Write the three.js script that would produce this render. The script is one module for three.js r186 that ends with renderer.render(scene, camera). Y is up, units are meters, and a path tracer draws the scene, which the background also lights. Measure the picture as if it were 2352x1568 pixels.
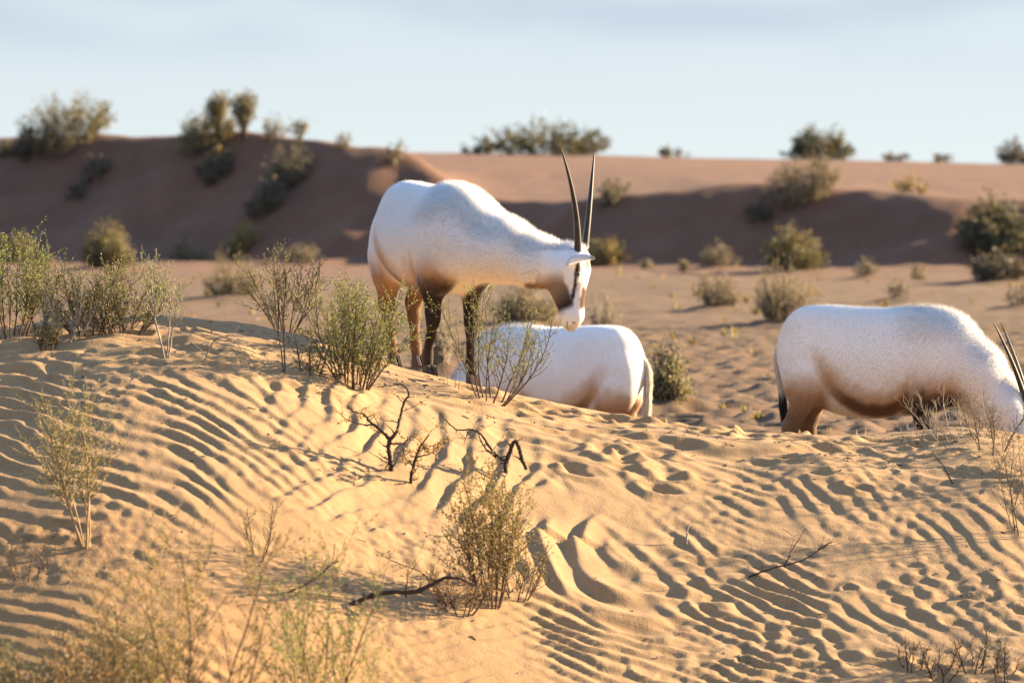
import * as THREE from 'three';

// ------------------------------------------------------------------ camera, sky, sun, exposure
const EYE = 1.58, PITCH = 1.7159 * Math.PI / 180, FPX = 12818.4;          // FPX: focal length in pixels of a 2352 x 1568 picture
const scene = new THREE.Scene();
const camera = new THREE.PerspectiveCamera(7, 1024 / 682, 0.5, 6000);
camera.position.set(0, EYE, 0);
camera.rotation.set(-PITCH, 0, 0);
camera.focus = 25.7;
camera.userData.fStop = 5.2;

const renderer = new THREE.WebGLRenderer({ antialias: true });
renderer.toneMapping = THREE.LinearToneMapping;
renderer.toneMappingExposure = 4.3;
renderer.shadowMap.enabled = true;

const SUN_AZ = 66 * Math.PI / 180, SUN_EL = 17 * Math.PI / 180;            // to the right of and behind the animals
const sunDir = new THREE.Vector3(Math.sin(SUN_AZ) * Math.cos(SUN_EL), Math.sin(SUN_EL), -Math.cos(SUN_AZ) * Math.cos(SUN_EL));
const sun = new THREE.DirectionalLight(new THREE.Color(1.0, 0.77, 0.48), 5);
sun.position.set(0, 0, -26).addScaledVector(sunDir, 120);
sun.target.position.set(0, 0, -26);
sun.castShadow = true;
sun.shadow.mapSize.set(4096, 4096);
Object.assign(sun.shadow.camera, { left: -80, right: 80, top: 80, bottom: -80, near: 1, far: 400 });
sun.shadow.radius = 1;
scene.add(sun, sun.target);

// ------------------------------------------------------------------ random numbers and noise
function rng(seed) {
  let a = seed >>> 0;
  return () => { a = (a + 0x6D2B79F5) | 0; let t = Math.imul(a ^ (a >>> 15), 1 | a); t = (t + Math.imul(t ^ (t >>> 7), 61 | t)) ^ t; return ((t ^ (t >>> 14)) >>> 0) / 4294967296; };
}
const PERM = new Uint8Array(512), GX = new Float32Array(256), GY = new Float32Array(256), VAL = new Float32Array(256);
{
  const r = rng(77), p = [...Array(256).keys()];
  for (let i = 255; i > 0; i--) { const j = Math.floor(r() * (i + 1)); [p[i], p[j]] = [p[j], p[i]]; }
  for (let i = 0; i < 512; i++) PERM[i] = p[i & 255];
  for (let i = 0; i < 256; i++) { const a = r() * 6.2832; GX[i] = Math.cos(a); GY[i] = Math.sin(a); VAL[i] = r() * 2 - 1; }
}
function n2(x, y) {
  const ix = Math.floor(x), iy = Math.floor(y), fx = x - ix, fy = y - iy;
  const u = fx * fx * fx * (fx * (fx * 6 - 15) + 10), v = fy * fy * fy * (fy * (fy * 6 - 15) + 10);
  const X = ix & 255, Y = iy & 255, a = PERM[PERM[X] + Y], b = PERM[PERM[X + 1] + Y], c = PERM[PERM[X] + ((Y + 1) & 255)], d = PERM[PERM[X + 1] + ((Y + 1) & 255)];
  const p = GX[a] * fx + GY[a] * fy, q = GX[b] * (fx - 1) + GY[b] * fy, r = GX[c] * fx + GY[c] * (fy - 1), s = GX[d] * (fx - 1) + GY[d] * (fy - 1);
  return 1.5 * (p + u * (q - p) + v * (r + u * (s - r) - p - u * (q - p)));
}
const fbm = (x, y, o = 4) => { let s = 0, a = 1, t = 0; for (let i = 0; i < o; i++) { s += a * n2(x, y); t += a; a *= 0.5; x = x * 2.03 + 17.3; y = y * 2.03 - 9.1; } return s / t; };
function n3(x, y, z) {
  const ix = Math.floor(x), iy = Math.floor(y), iz = Math.floor(z), fx = x - ix, fy = y - iy, fz = z - iz;
  const u = fx * fx * (3 - 2 * fx), v = fy * fy * (3 - 2 * fy), w = fz * fz * (3 - 2 * fz);
  const g = (i, j, k) => VAL[PERM[PERM[PERM[(ix + i) & 255] + ((iy + j) & 255)] + ((iz + k) & 255)]];
  const l = (a, b, t) => a + (b - a) * t;
  return l(l(l(g(0, 0, 0), g(1, 0, 0), u), l(g(0, 1, 0), g(1, 1, 0), u), v), l(l(g(0, 0, 1), g(1, 0, 1), u), l(g(0, 1, 1), g(1, 1, 1), u), v), w);
}
const clamp = (x, a = 0, b = 1) => x < a ? a : x > b ? b : x;
const ss = (a, b, x) => { const t = clamp((x - a) / (b - a)); return t * t * (3 - 2 * t); };
const lerp = (a, b, t) => a + (b - a) * t;
const iss = (t, a, b) => { if (t <= a) return 0; const L = b - a; if (t >= b) return L / 2 + (t - b); const u = (t - a) / L; return L * (u * u * u - u * u * u * u / 2); };   // integral of ss
const smax = (a, b, k) => { const h = Math.max(k - Math.abs(a - b), 0) / k; return Math.max(a, b) + h * h * k / 4; };
const smin = (a, b, k) => { const h = Math.max(k - Math.abs(a - b), 0) / k; return Math.min(a, b) - h * h * k / 4; };
function table(pts) {                                                       // smooth interpolation through points
  const n = pts.length;
  return (x) => {
    if (x <= pts[0][0]) return pts[0][1];
    if (x >= pts[n - 1][0]) return pts[n - 1][1];
    let i = 0; while (pts[i + 1][0] < x) i++;
    const p1 = pts[i], p2 = pts[i + 1], p0 = pts[i - 1] || p1, p3 = pts[i + 2] || p2, L = p2[0] - p1[0], t = (x - p1[0]) / L;
    const m1 = L * (p2[1] - p0[1]) / (p2[0] - p0[0]), m2 = L * (p3[1] - p1[1]) / (p3[0] - p1[0]), t2 = t * t, t3 = t2 * t;
    return (2 * t3 - 3 * t2 + 1) * p1[1] + (t3 - 2 * t2 + t) * m1 + (-2 * t3 + 3 * t2) * p2[1] + (t3 - t2) * m2;
  };
}

// ------------------------------------------------------------------ the sky: hazy pale blue with thin veils of cloud
{
  const W = 2048, H = 1024, data = new Float32Array(W * H * 4);
  for (let r = 0; r < H; r++) {
    const up = ((r + 0.5) / H - 0.5) * Math.PI, e = Math.max(0, up);
    for (let c = 0; c < W; c++) {
      const az = ((c + 0.5) / W - 0.5) * 2 * Math.PI, x = Math.cos(az) * Math.cos(up), y = Math.sin(up), z = Math.sin(az) * Math.cos(up);
      const near = Math.max(0, x * sunDir.x + y * sunDir.y + z * sunDir.z);
      const k = 1 - Math.exp(-e * 3.2), o = (r * W + c) * 4;
      let R = lerp(0.152, 0.066, k), G = lerp(0.173, 0.128, k), B = lerp(0.178, 0.255, k);
      const hz = 0.028 * Math.exp(-e * 28), gl = 0.08 * near ** 5 + 0.024 * near;
      R += hz + gl; G += hz * 0.98 + gl * 0.93; B += hz * 0.9 + gl * 0.82;
      const band = fbm(az * 16 + 3, e * 120 + 1.2 * n2(az * 14, e * 30) + 2.2, 4), veil = ss(-0.1, 0.45, band + 0.2) * ss(0.017, 0.030, e) * (1 - ss(0.5, 1.1, e));
      R = lerp(R, 0.133, veil * 0.85); G = lerp(G, 0.155, veil * 0.85); B = lerp(B, 0.184, veil * 0.85);
      data[o] = R; data[o + 1] = G; data[o + 2] = B; data[o + 3] = 1;
    }
  }
  const t = new THREE.DataTexture(data, W, H, THREE.RGBAFormat, THREE.FloatType);
  t.mapping = THREE.EquirectangularReflectionMapping; t.magFilter = t.minFilter = THREE.LinearFilter; t.needsUpdate = true;
  scene.background = t; scene.environment = t;
}

// ------------------------------------------------------------------ the ground
const pxX = (X, d) => (X - 1176) / FPX * d;                                 // metres to the right at distance d, for a column of the 2352-wide picture
const crestH = table([[-600, 800], [-200, 790], [0, 757], [130, 746], [330, 730], [430, 733], [570, 750], [672, 772], [790, 803], [900, 843], [1000, 868], [1100, 890], [1200, 914], [1350, 944], [1500, 971], [1650, 990], [1800, 1003], [1950, 1009], [2080, 1003], [2200, 992], [2300, 996], [2400, 1010], [2700, 1040], [3000, 1080]]
  .map(([X, Y]) => [pxX(X, 25.6), EYE - (Y - 400) / FPX * 25.6]));
const crestD = (x) => 25.6 + 0.12 * Math.sin(x * 1.1 + 0.5);
const lipH = table([[-900, 330], [-300, 318], [0, 309], [180, 303], [300, 308], [480, 298], [640, 312], [760, 326], [880, 340], [950, 362], [1030, 410], [1120, 452], [1250, 462], [1400, 448], [1550, 436], [1700, 426], [1850, 428], [2000, 440], [2120, 446], [2352, 462], [2700, 470], [3400, 480]]
  .map(([X, Y]) => [pxX(X, 98), EYE + (400 - Y) / FPX * lerp(104, 94, clamp(X / 2352))]));
const MOUNDS = [];                                                          // small heaps round the bushes of the plain: x, d, radius, height
function plainH(x, d) {
  let h = 0.05 * n2(x / 5 + 4, d / 9) + 0.02 * n2(x / 1.6, d / 2.6);
  for (const m of MOUNDS) { const q = ((x - m[0]) ** 2 + (d - m[1]) ** 2) / (m[2] * m[2]); if (q < 6) h += m[3] * Math.exp(-q); }
  return h;
}
function farH(x, d) {
  const q = (d - (97 - 0.55 * x)) * 0.875 + 1.2 * n2(x / 4, d / 6 + 8);
  if (q < -2) return -9;
  const L = lipH(x) + 0.07 * n2(x / 1.3, 3.3), run = L / 0.62;
  const X = 1176 + x / d * FPX;
  let P = lerp(1.42, 1.58 + (400 - lerp(349, 379, clamp((X - 950) / 1400, -0.5, 1.6))) / FPX * 158, ss(98, 158, d)) + 0.05 * n2(x / 7, d / 13);
  if (d > 158) P -= 0.022 * (d - 158) ** 1.25 * ss(158, 166, d);
  P = Math.max(P, -0.2);
  const f = L > 1.7 ? 1 - ss(run + 1, run + 7, q) : 1 - ss(run + 0.5, run + 22, q);
  const cap = lerp(P, L, f);
  const ramp = (q < 0 ? 0 : q * 0.62) + 0.16 * n2(x / 1.9 + 9, d / 1.5) + 0.07 * n2(x / 0.6, d / 0.55);
  return smin(ramp, cap + 0.02 * n2(x / 0.5, d / 0.9), 0.22);
}
// wind ripples: crests run across the direction (kx, kd); each field holds in its own part of the slope
const rip = (p) => Math.sin(p + 0.55 * Math.sin(p));
const SWIRL = { x: 0.455, d: 23.2 }, PRINTS = [];
{
  const r = rng(5);
  for (let i = 0; i < 120; i++) { const X = 1060 + r() * 1150, t = 0.3 + r() * r() * 1.4; PRINTS.push([pxX(X, 25), t, 0.028 + r() * 0.035, 0.008 + r() * 0.014, 1.2 + r() * 1.4]); }
  for (let i = 0; i < 70; i++) PRINTS.push([pxX(-80 + r() * 900, 25), 0.2 + r() * 1.4, 0.03 + r() * 0.05, 0.005 + r() * 0.011, 1.5 + r() * 2]);
  for (let i = 0; i < 16; i++) PRINTS.push([pxX(1250 + r() * 420, 24), 1.2 + r() * 0.7, 0.03 + r() * 0.03, 0.008 + r() * 0.012, 1 + r()]);
  for (let i = 0; i < 90; i++) PRINTS.push([pxX(1500 + r() * 900, 23), 2.3 + r() * 1.6, 0.022 + r() * 0.032, 0.004 + r() * 0.009, 1 + r()]);
}
function dunes(x, d, t) {
  const X = 1176 + x / d * FPX, wx = x + 0.10 * n2(x * 1.3 + 7, d * 0.9) + 0.040 * n2(x * 4.2, d * 3.1) + 0.012 * n2(x * 11, d * 8), wd = d + 0.16 * n2(x * 1.1 - 3, d * 1.0 + 5) + 0.055 * n2(x * 3.6, d * 3.2 + 7) + 0.018 * n2(x * 10, d * 9);
  const front = ss(0.75, 1.9, t), TAU = 6.2832;
  const cX = X + 160 * n2(x * 0.9, d * 0.9 + 3), tt = t + 0.25 * n2(x * 1.2 + 5, d);
  const left = 1 - ss(520, 800, cX), mid = ss(520, 800, cX) * (1 - ss(1150, 1280, cX)), right = ss(1780, 1950, cX), sw = ss(1150, 1280, cX) * (1 - ss(1780, 1950, cX));
  const low = ss(2.15, 2.6, tt);
  let h = 0;
  if (left > 0) h += left * front * (1 - 0.55 * ss(2.9, 3.8, tt)) * 0.0070 * rip(TAU * (0.66 * wx + 0.75 * wd) / 0.112);
  if (mid > 0) h += mid * front * (1 - 0.75 * ss(2.4, 3.2, tt)) * 0.0100 * rip(TAU * (wx - 0.12 * wd + 0.25 * Math.max(0, 23.6 - d) ** 2) / 0.128);
  if (sw > 0) {
    const x0 = SWIRL.x, d0 = SWIRL.d, R = Math.hypot(x + 0.3 * (wx - x) - x0, (d + 0.3 * (wd - d) - d0) * 0.5);
    const near = 1 - ss(0.30, 0.50, R + 0.1 * n2(x * 2, d * 2));
    const ang = Math.atan2((d - d0) * 0.5, x - x0), arc = ss(-0.35, 0.55, Math.cos(ang + 2.5) + 0.35 * n2(x * 2.2 + 8, d * 1.6)) * near * ss(0.04, 0.12, R);
    h += arc * 0.0185 * rip(-TAU * R / 0.128 + 0.6 + 1.5 * n2(x * 3, d * 2) + 0.7 * ang);
    h += near * (1 - arc) * 0.008 * rip(TAU * (0.8 * wx + 0.5 * wd) / 0.13);
    h += sw * (1 - near) * low * 0.0080 * rip(TAU * (0.45 * wx + 0.89 * wd) / 0.108);
    h += sw * (1 - low) * front * (1 - near) * 0.0045 * rip(TAU * (0.5 * wx + 0.86 * wd) / 0.11);
  }
  if (right > 0) h += right * front * 0.0066 * (0.55 + 0.45 * n2(x * 1.4, d * 1.3 + 2)) * rip(TAU * (0.93 * wx + 0.37 * wd) / 0.108);
  h *= 1.12 * clamp(0.9 + 0.9 * n2(x * 1.1 + 11, d * 0.8) + 0.95 * n2(x * 3.3, d * 2.6 + 4), 0.05, 1.7);
  const top = (1 - ss(0.9, 1.7, t)) * (1 - 0.7 * ss(1000, 1150, X) * (1 - ss(1500, 1700, X)) * (1 - ss(0.6, 1.0, t)));
  const cr = (1 - ss(600, 1000, X) * (1 - ss(1650, 1900, X))) * (1 - ss(1.2, 2.0, t)) + 0.8 * ss(1250, 1500, X) * ss(2.9, 3.3, t);
  if (cr > 0) { const q = n2(x * 0.8 + 0.25 * n2(x * 5, d * 6), d * 2.6) * 5 + 20, st = q - Math.floor(q); h += cr * 0.012 * (ss(0, 0.16, st) - st); }
  h += top * (0.004 * rip(TAU * (0.25 * wx + 0.97 * wd) / 0.21) * (0.5 + n2(x * 0.8, d * 0.7 + 1)) + 0.010 * n2(x * 1.3, d * 2.2) + 0.006 * n2(x * 3.4, d * 6));
  h += 0.0035 * n2(x * 9, d * 7) + (0.0012 + 0.0042 * ss(-0.1, 0.5, n2(x * 1.6 + 6, d * 1.3)) * ss(0.5, 1.2, t)) * n2(x * 22, d * 17);
  for (const p of PRINTS) {                                                  // old hoof marks, half blown over
    const ax = (x - p[0]) / p[4], at = t - p[1], q = (ax * ax + at * at) / (p[2] * p[2]);
    if (q < 7) h += p[3] * (-Math.exp(-q) + 0.55 * Math.exp(-((Math.sqrt(q) - 1.45) ** 2) * 4)) * 1.25;
  }
  // broken crust: a rough patch, two shelves and a scarp
  const rough = ss(0.25, 0.75, n2(x * 1.25 + 2.2, d * 1.1 + 4.4) + 0.25) * ss(1.0, 1.8, t);
  h += rough * 0.010 * fbm(x * 14, d * 11, 3);
  const lx = x - pxX(1720, 25), shelf = Math.exp(-((lx / 0.55) ** 4));
  h += shelf * 0.045 * (ss(0.92, 1.0, tt + 0.12 * lx) * -1 + ss(0.3, 0.9, tt));
  h += 0.05 * Math.exp(-((x - pxX(1900, 24.4)) ** 2 / 0.06 + (t - 1.25) ** 2 / 0.09));
  h += 0.03 * Math.exp(-((x - pxX(1450, 24.2)) ** 2 / 0.12 + (t - 1.4) ** 2 / 0.10));
  return h;
}
function H(x, d) {
  if (d > 60) return smax(plainH(x, d) + lump(x, d), farH(x, d), 0.10);
  const t = crestD(x) - d, G = crestH(x);
  let v, fl;
  if (t >= 0) {
    v = G - (0.045 * t + 0.29 * iss(t, 0.35, 2.3)) - 0.15 * ss(0.5, 2.0, t) * iss(x, 1.15, 1.75);
    fl = -0.75 + 0.75 * ss(16, 5, d) + 0.42 * Math.exp(-((x + 1.1) ** 2 / 1.6 + (d - 19.2) ** 2 / 2.2)) + 0.02 * n2(x * 1.2, d * 1.2);
  } else {
    const f = lerp(0.72, 0.25, ss(0, 0.7, x));
    v = G - (0.03 * -t + 0.5 * iss(-t, f, f + 0.9));
    fl = plainH(x, d) + lump(x, d);
  }
  let h = smax(v, fl, 0.14);
  const m = ss(-1.6, -0.5, t) * (1 - ss(6.5, 8, t));
  if (m > 0) h += m * dunes(x, d, t);
  return h;
}
function lump(x, d) { const a = ss(26.8, 29, d); return a <= 0 ? 0 : a * (0.030 * fbm(x / 0.34, d / 0.45, 3) + 0.052 * n2(x / 0.16, d / 0.28) * (1 - ss(42, 75, d))); }
// where the sight line through picture point (X, Y) first meets the ground past distance d0
function hit(X, Y, d0 = 19, d1 = 175) {
  const a = Math.tan(PITCH + Math.atan((Y - 784) / FPX)), k = (X - 1176) / FPX;
  let prev = d0;
  for (let d = d0; d < d1; d += d < 30 ? 0.02 : 0.1) { if (EYE - a * d <= H(k * d, d)) return { x: k * d, d: (prev + d) / 2, y: H(k * d, d), ok: true }; prev = d; }
  return { x: k * d0, d: d0, y: H(k * d0, d0), ok: false };
}

// ------------------------------------------------------------------ textures and materials
function noiseTexture(size, f, srgb, rep) {
  const data = new Uint8Array(size * size * 4);
  for (let i = 0; i < size * size; i++) { const [r, g, b] = f(i % size, Math.floor(i / size)); data[i * 4] = r; data[i * 4 + 1] = g; data[i * 4 + 2] = b; data[i * 4 + 3] = 255; }
  const t = new THREE.DataTexture(data, size, size); t.wrapS = t.wrapT = THREE.RepeatWrapping; t.magFilter = THREE.LinearFilter; t.minFilter = THREE.LinearMipmapLinearFilter;
  if (srgb) t.colorSpace = THREE.SRGBColorSpace; t.repeat.set(rep, rep); t.needsUpdate = true; return t;
}
const wrapNoise = (x, y, s, f) => { const a = x / s, b = y / s, w = (u, v) => n2(u * f, v * f); return lerp(lerp(w(a, b), w(a - 1, b), a), lerp(w(a, b - 1), w(a - 1, b - 1), a), b); };
const rs = rng(31);
const speckle = noiseTexture(1024, (x, y) => {
  let v = 232 + 12 * wrapNoise(x, y, 1024, 40) + 10 * wrapNoise(x, y, 1024, 130) + (rs() - 0.5) * 26; const dark = rs();
  if (dark > 0.988) v -= 70; return [clamp(v, 0, 255), clamp(v - 2 + (rs() - 0.5) * 6, 0, 255), clamp(v - 4 + (rs() - 0.5) * 8, 0, 255)];
}, true, 0.55);
const grain = noiseTexture(1024, (x, y) => { const v = clamp(128 + 46 * wrapNoise(x, y, 1024, 150) + 30 * wrapNoise(x, y, 1024, 60) + (rs() - 0.5) * 80, 0, 255); return [v, v, v]; }, false, 0.55);
const sandMat = new THREE.MeshStandardMaterial({ vertexColors: true, roughness: 0.95, map: speckle, bumpMap: grain, bumpScale: 0.0035 });
const farMat = new THREE.MeshStandardMaterial({ vertexColors: true, roughness: 1, map: speckle, bumpMap: grain, bumpScale: 0.006 });
const barkMat = new THREE.MeshStandardMaterial({ vertexColors: true, roughness: 0.9 });
const leafMat = new THREE.MeshPhysicalMaterial({ vertexColors: true, roughness: 0.95, transmission: 0.4, thickness: 0, side: THREE.DoubleSide });
const coatMat = new THREE.MeshStandardMaterial({ vertexColors: true, roughness: 0.95 });
const furMat = new THREE.MeshPhysicalMaterial({ vertexColors: true, roughness: 0.95, transmission: 0.35, thickness: 0, side: THREE.DoubleSide });
const hornMat = new THREE.MeshStandardMaterial({ vertexColors: true, roughness: 0.5 });
const hoofMat = new THREE.MeshStandardMaterial({ color: new THREE.Color().setRGB(0.055, 0.033, 0.022), roughness: 0.6 });
const eyeMat = new THREE.MeshPhysicalMaterial({ color: new THREE.Color().setRGB(0.012, 0.007, 0.005), roughness: 0.12, clearcoat: 1 });

function named(o, name, label, category, group, kind) {
  o.name = name;
  if (label) o.userData.label = label;
  if (category) o.userData.category = category;
  if (group) o.userData.group = group;
  if (kind) o.userData.kind = kind;
  return o;
}
const counts = {};
const numbered = (n) => { const k = counts[n] = (counts[n] ?? -1) + 1; return k ? n + '_' + String(k).padStart(3, '0') : n; };

// ------------------------------------------------------------------ backdrop bushes are listed first, as they sit on heaps in the ground
// [X, base Y, width, height (picture pixels), kind, label, distance when the foot is out of sight]
const BUSHES = [
  [150, 322, 250, 118, 'olive', 'tall olive bush crowning the left end of the far dune'],
  [70, 352, 110, 62, 'dark', 'dark bush just below the tall olive bush on the far dune'],
  [14, 308, 44, 32, 'olive', 'tiny bush on the skyline at the left edge of the picture'],
  [470, 326, 150, 70, 'olive', 'low wide bush at the left foot of the two upright bushes on the dune crest'],
  [500, 314, 62, 92, 'upright', 'left of the two upright bushes on the far dune crest'],
  [560, 316, 58, 96, 'upright', 'right of the two upright bushes on the far dune crest'],
  [628, 316, 70, 50, 'straw', 'straw coloured bush right beside the two upright crest bushes'],
  [690, 324, 58, 44, 'upright', 'small umbrella shaped bush alone on the far dune crest'],
  [790, 338, 44, 42, 'straw', 'thin pale shrub on the falling right end of the far dune crest'],
  [912, 366, 62, 46, 'straw', 'pale shrub above the back of the standing animal'],
  [490, 402, 100, 52, 'dark', 'dark bush on the shaded face under the upright crest bushes'],
  [515, 372, 46, 34, 'gold', 'small golden bush on the shaded face under the upright crest bushes'],
  [655, 428, 130, 92, 'straw', 'large grey green bush hanging on the shaded dune face'],
  [610, 482, 100, 64, 'dark', 'dark bush lowest on the shaded left dune face'],
  [215, 398, 90, 36, 'dark', 'faint dark shrub high on the bare left dune face'],
  [180, 452, 70, 36, 'dark', 'faint dark shrub lower on the bare left dune face'],
  [1250, 352, 330, 80, 'green', 'long dark green thicket on the skyline above the horns', 150],
  [1100, 349, 90, 30, 'green', 'low green bush at the left end of the skyline thicket', 150],
  [1540, 356, 94, 26, 'dark', 'small round bush alone on the middle of the skyline', 152],
  [1882, 358, 178, 72, 'green', 'broad pointed bush on the skyline at right', 150],
  [2056, 364, 78, 26, 'dark', 'low bush on the skyline just right of the broad pointed one', 152],
  [2160, 369, 62, 20, 'dark', 'flat little bush on the skyline toward the right', 152],
  [2335, 378, 96, 54, 'dark', 'dark bush on the skyline cut by the right edge', 152],
  [1850, 452, 190, 98, 'straw', 'wide straw green bush on the lip of the right dune'],
  [1408, 458, 84, 62, 'straw', 'pale bush on the dune lip just right of the horn tips'],
  [2090, 442, 92, 40, 'gold', 'rusty low bush on the dune lip at right'],
  [2285, 562, 180, 112, 'green', 'big dark green bush on the shaded face at the right edge'],
  [1745, 500, 70, 40, 'dark', 'dark shrub just under the lip of the right dune'],
  [1392, 612, 112, 68, 'gold', 'golden brown bush behind the head of the standing animal'],
  [1650, 622, 96, 56, 'straw', 'grey green bush at the foot of the right dune'],
  [1822, 630, 168, 96, 'olive', 'broad olive bush at the dune foot above the rump of the right animal'],
  [1992, 642, 64, 42, 'straw', 'small pale tuft at the dune foot above the right animal'],
  [2108, 642, 44, 36, 'straw', 'thin yellow tuft at the dune foot toward the right'],
  [2290, 655, 160, 66, 'dark', 'dark low bush at the dune foot near the right edge'],
  [1485, 617, 30, 22, 'straw', 'tiny tuft at the dune foot right of the animal head'],
  [1572, 624, 30, 28, 'straw', 'tiny tuft at the dune foot left of the grey green bush'],
  [1650, 716, 112, 74, 'straw', 'round bush with a long shadow on the plain between the animals'],
  [1800, 752, 150, 140, 'loose', 'tall loose bush on the plain left above the rump of the right animal'],
  [2345, 712, 76, 42, 'straw', 'pale tuft on the plain at the right edge'],
  [2062, 696, 70, 38, 'straw', 'low tuft on the plain above the back of the right animal'],
  [552, 582, 84, 70, 'gold', 'bright yellow bush at the foot of the left dune'],
  [430, 600, 104, 52, 'straw', 'pale bush at the dune foot left of the bright yellow one'],
  [245, 624, 132, 98, 'olive', 'yellow green bush behind the left end of the near crest'],
  [40, 596, 84, 66, 'olive', 'blurred olive bush at the dune foot at the left edge'],
  [690, 604, 116, 46, 'straw', 'pale low bush at the dune foot right of the bright yellow one'],
  [540, 690, 164, 100, 'loose', 'wide grey green bush on the plain behind the near crest'],
  [1385, 764, 96, 74, 'twigs', 'bare twiggy bush on the plain right of the animal muzzle'],
  [1532, 940, 112, 118, 'loose', 'yellow green bush right behind the tail of the half hidden animal'],
  [1008, 850, 80, 140, 'twigs', 'grey twiggy bush seen between the legs of the standing animal'],
  [1205, 748, 170, 80, 'straw', 'blurred brownish bush under the neck of the standing animal'],
];
for (const b of BUSHES) {
  const skyline = b[6] !== undefined;
  let p = skyline ? { x: pxX(b[0], b[6]), d: b[6], ok: true } : hit(b[0], b[1], 30);
  if (!p.ok) { const d = 97 - 0.55 * pxX(b[0], 98) + 4.6; p = { x: pxX(b[0], d), d }; }
  b.foot = p;
  if (p.d < 93 && b[2] > 60) MOUNDS.push([p.x, p.d, b[2] / FPX * p.d * 0.75, 0.09]);
}

// ------------------------------------------------------------------ ground mesh: near flat, foreground dune, plain and far dune, one sheet cut in pieces
const sandColour = (x, d) => {
  const t = crestD(x) - d;
  const patch = fbm(x * 0.7 + 3, d * 0.5, 4), fine = n2(x * 6, d * 5);
  if (d < 60 && t > -1.2) {
    const w = ss(-1.2, -0.4, t), k = 1 + 0.07 * patch + 0.03 * fine;
    const crust = ss(0.25, 0.8, n2(x * 1.25 + 2.2, d * 1.1 + 4.4) + 0.25) * ss(0.1, 0.5, fbm(x * 9, d * 8, 3)) * ss(1, 1.8, t);
    const red = ss(19.4, 23.2, d + 0.45 * x + 1.1 * fbm(x * 0.9, d * 0.7, 3));
    const c = [lerp(0.375, 0.400, red), lerp(0.200, 0.248, red), lerp(0.066, 0.114, red)];
    const q = [0.180, 0.101, 0.047];
    return c.map((v, i) => lerp(q[i], lerp(v * k, v * 0.52, crust * 0.7), w));
  }
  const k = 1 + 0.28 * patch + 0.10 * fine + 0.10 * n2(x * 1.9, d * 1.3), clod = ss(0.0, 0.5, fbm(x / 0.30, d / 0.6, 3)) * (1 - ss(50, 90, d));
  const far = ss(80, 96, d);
  return [lerp(0.165, 0.185, far) * k, lerp(0.092, 0.087, far) * k, lerp(0.043, 0.047, far) * k].map((v) => v * (1 - 0.42 * clod));
};
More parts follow.
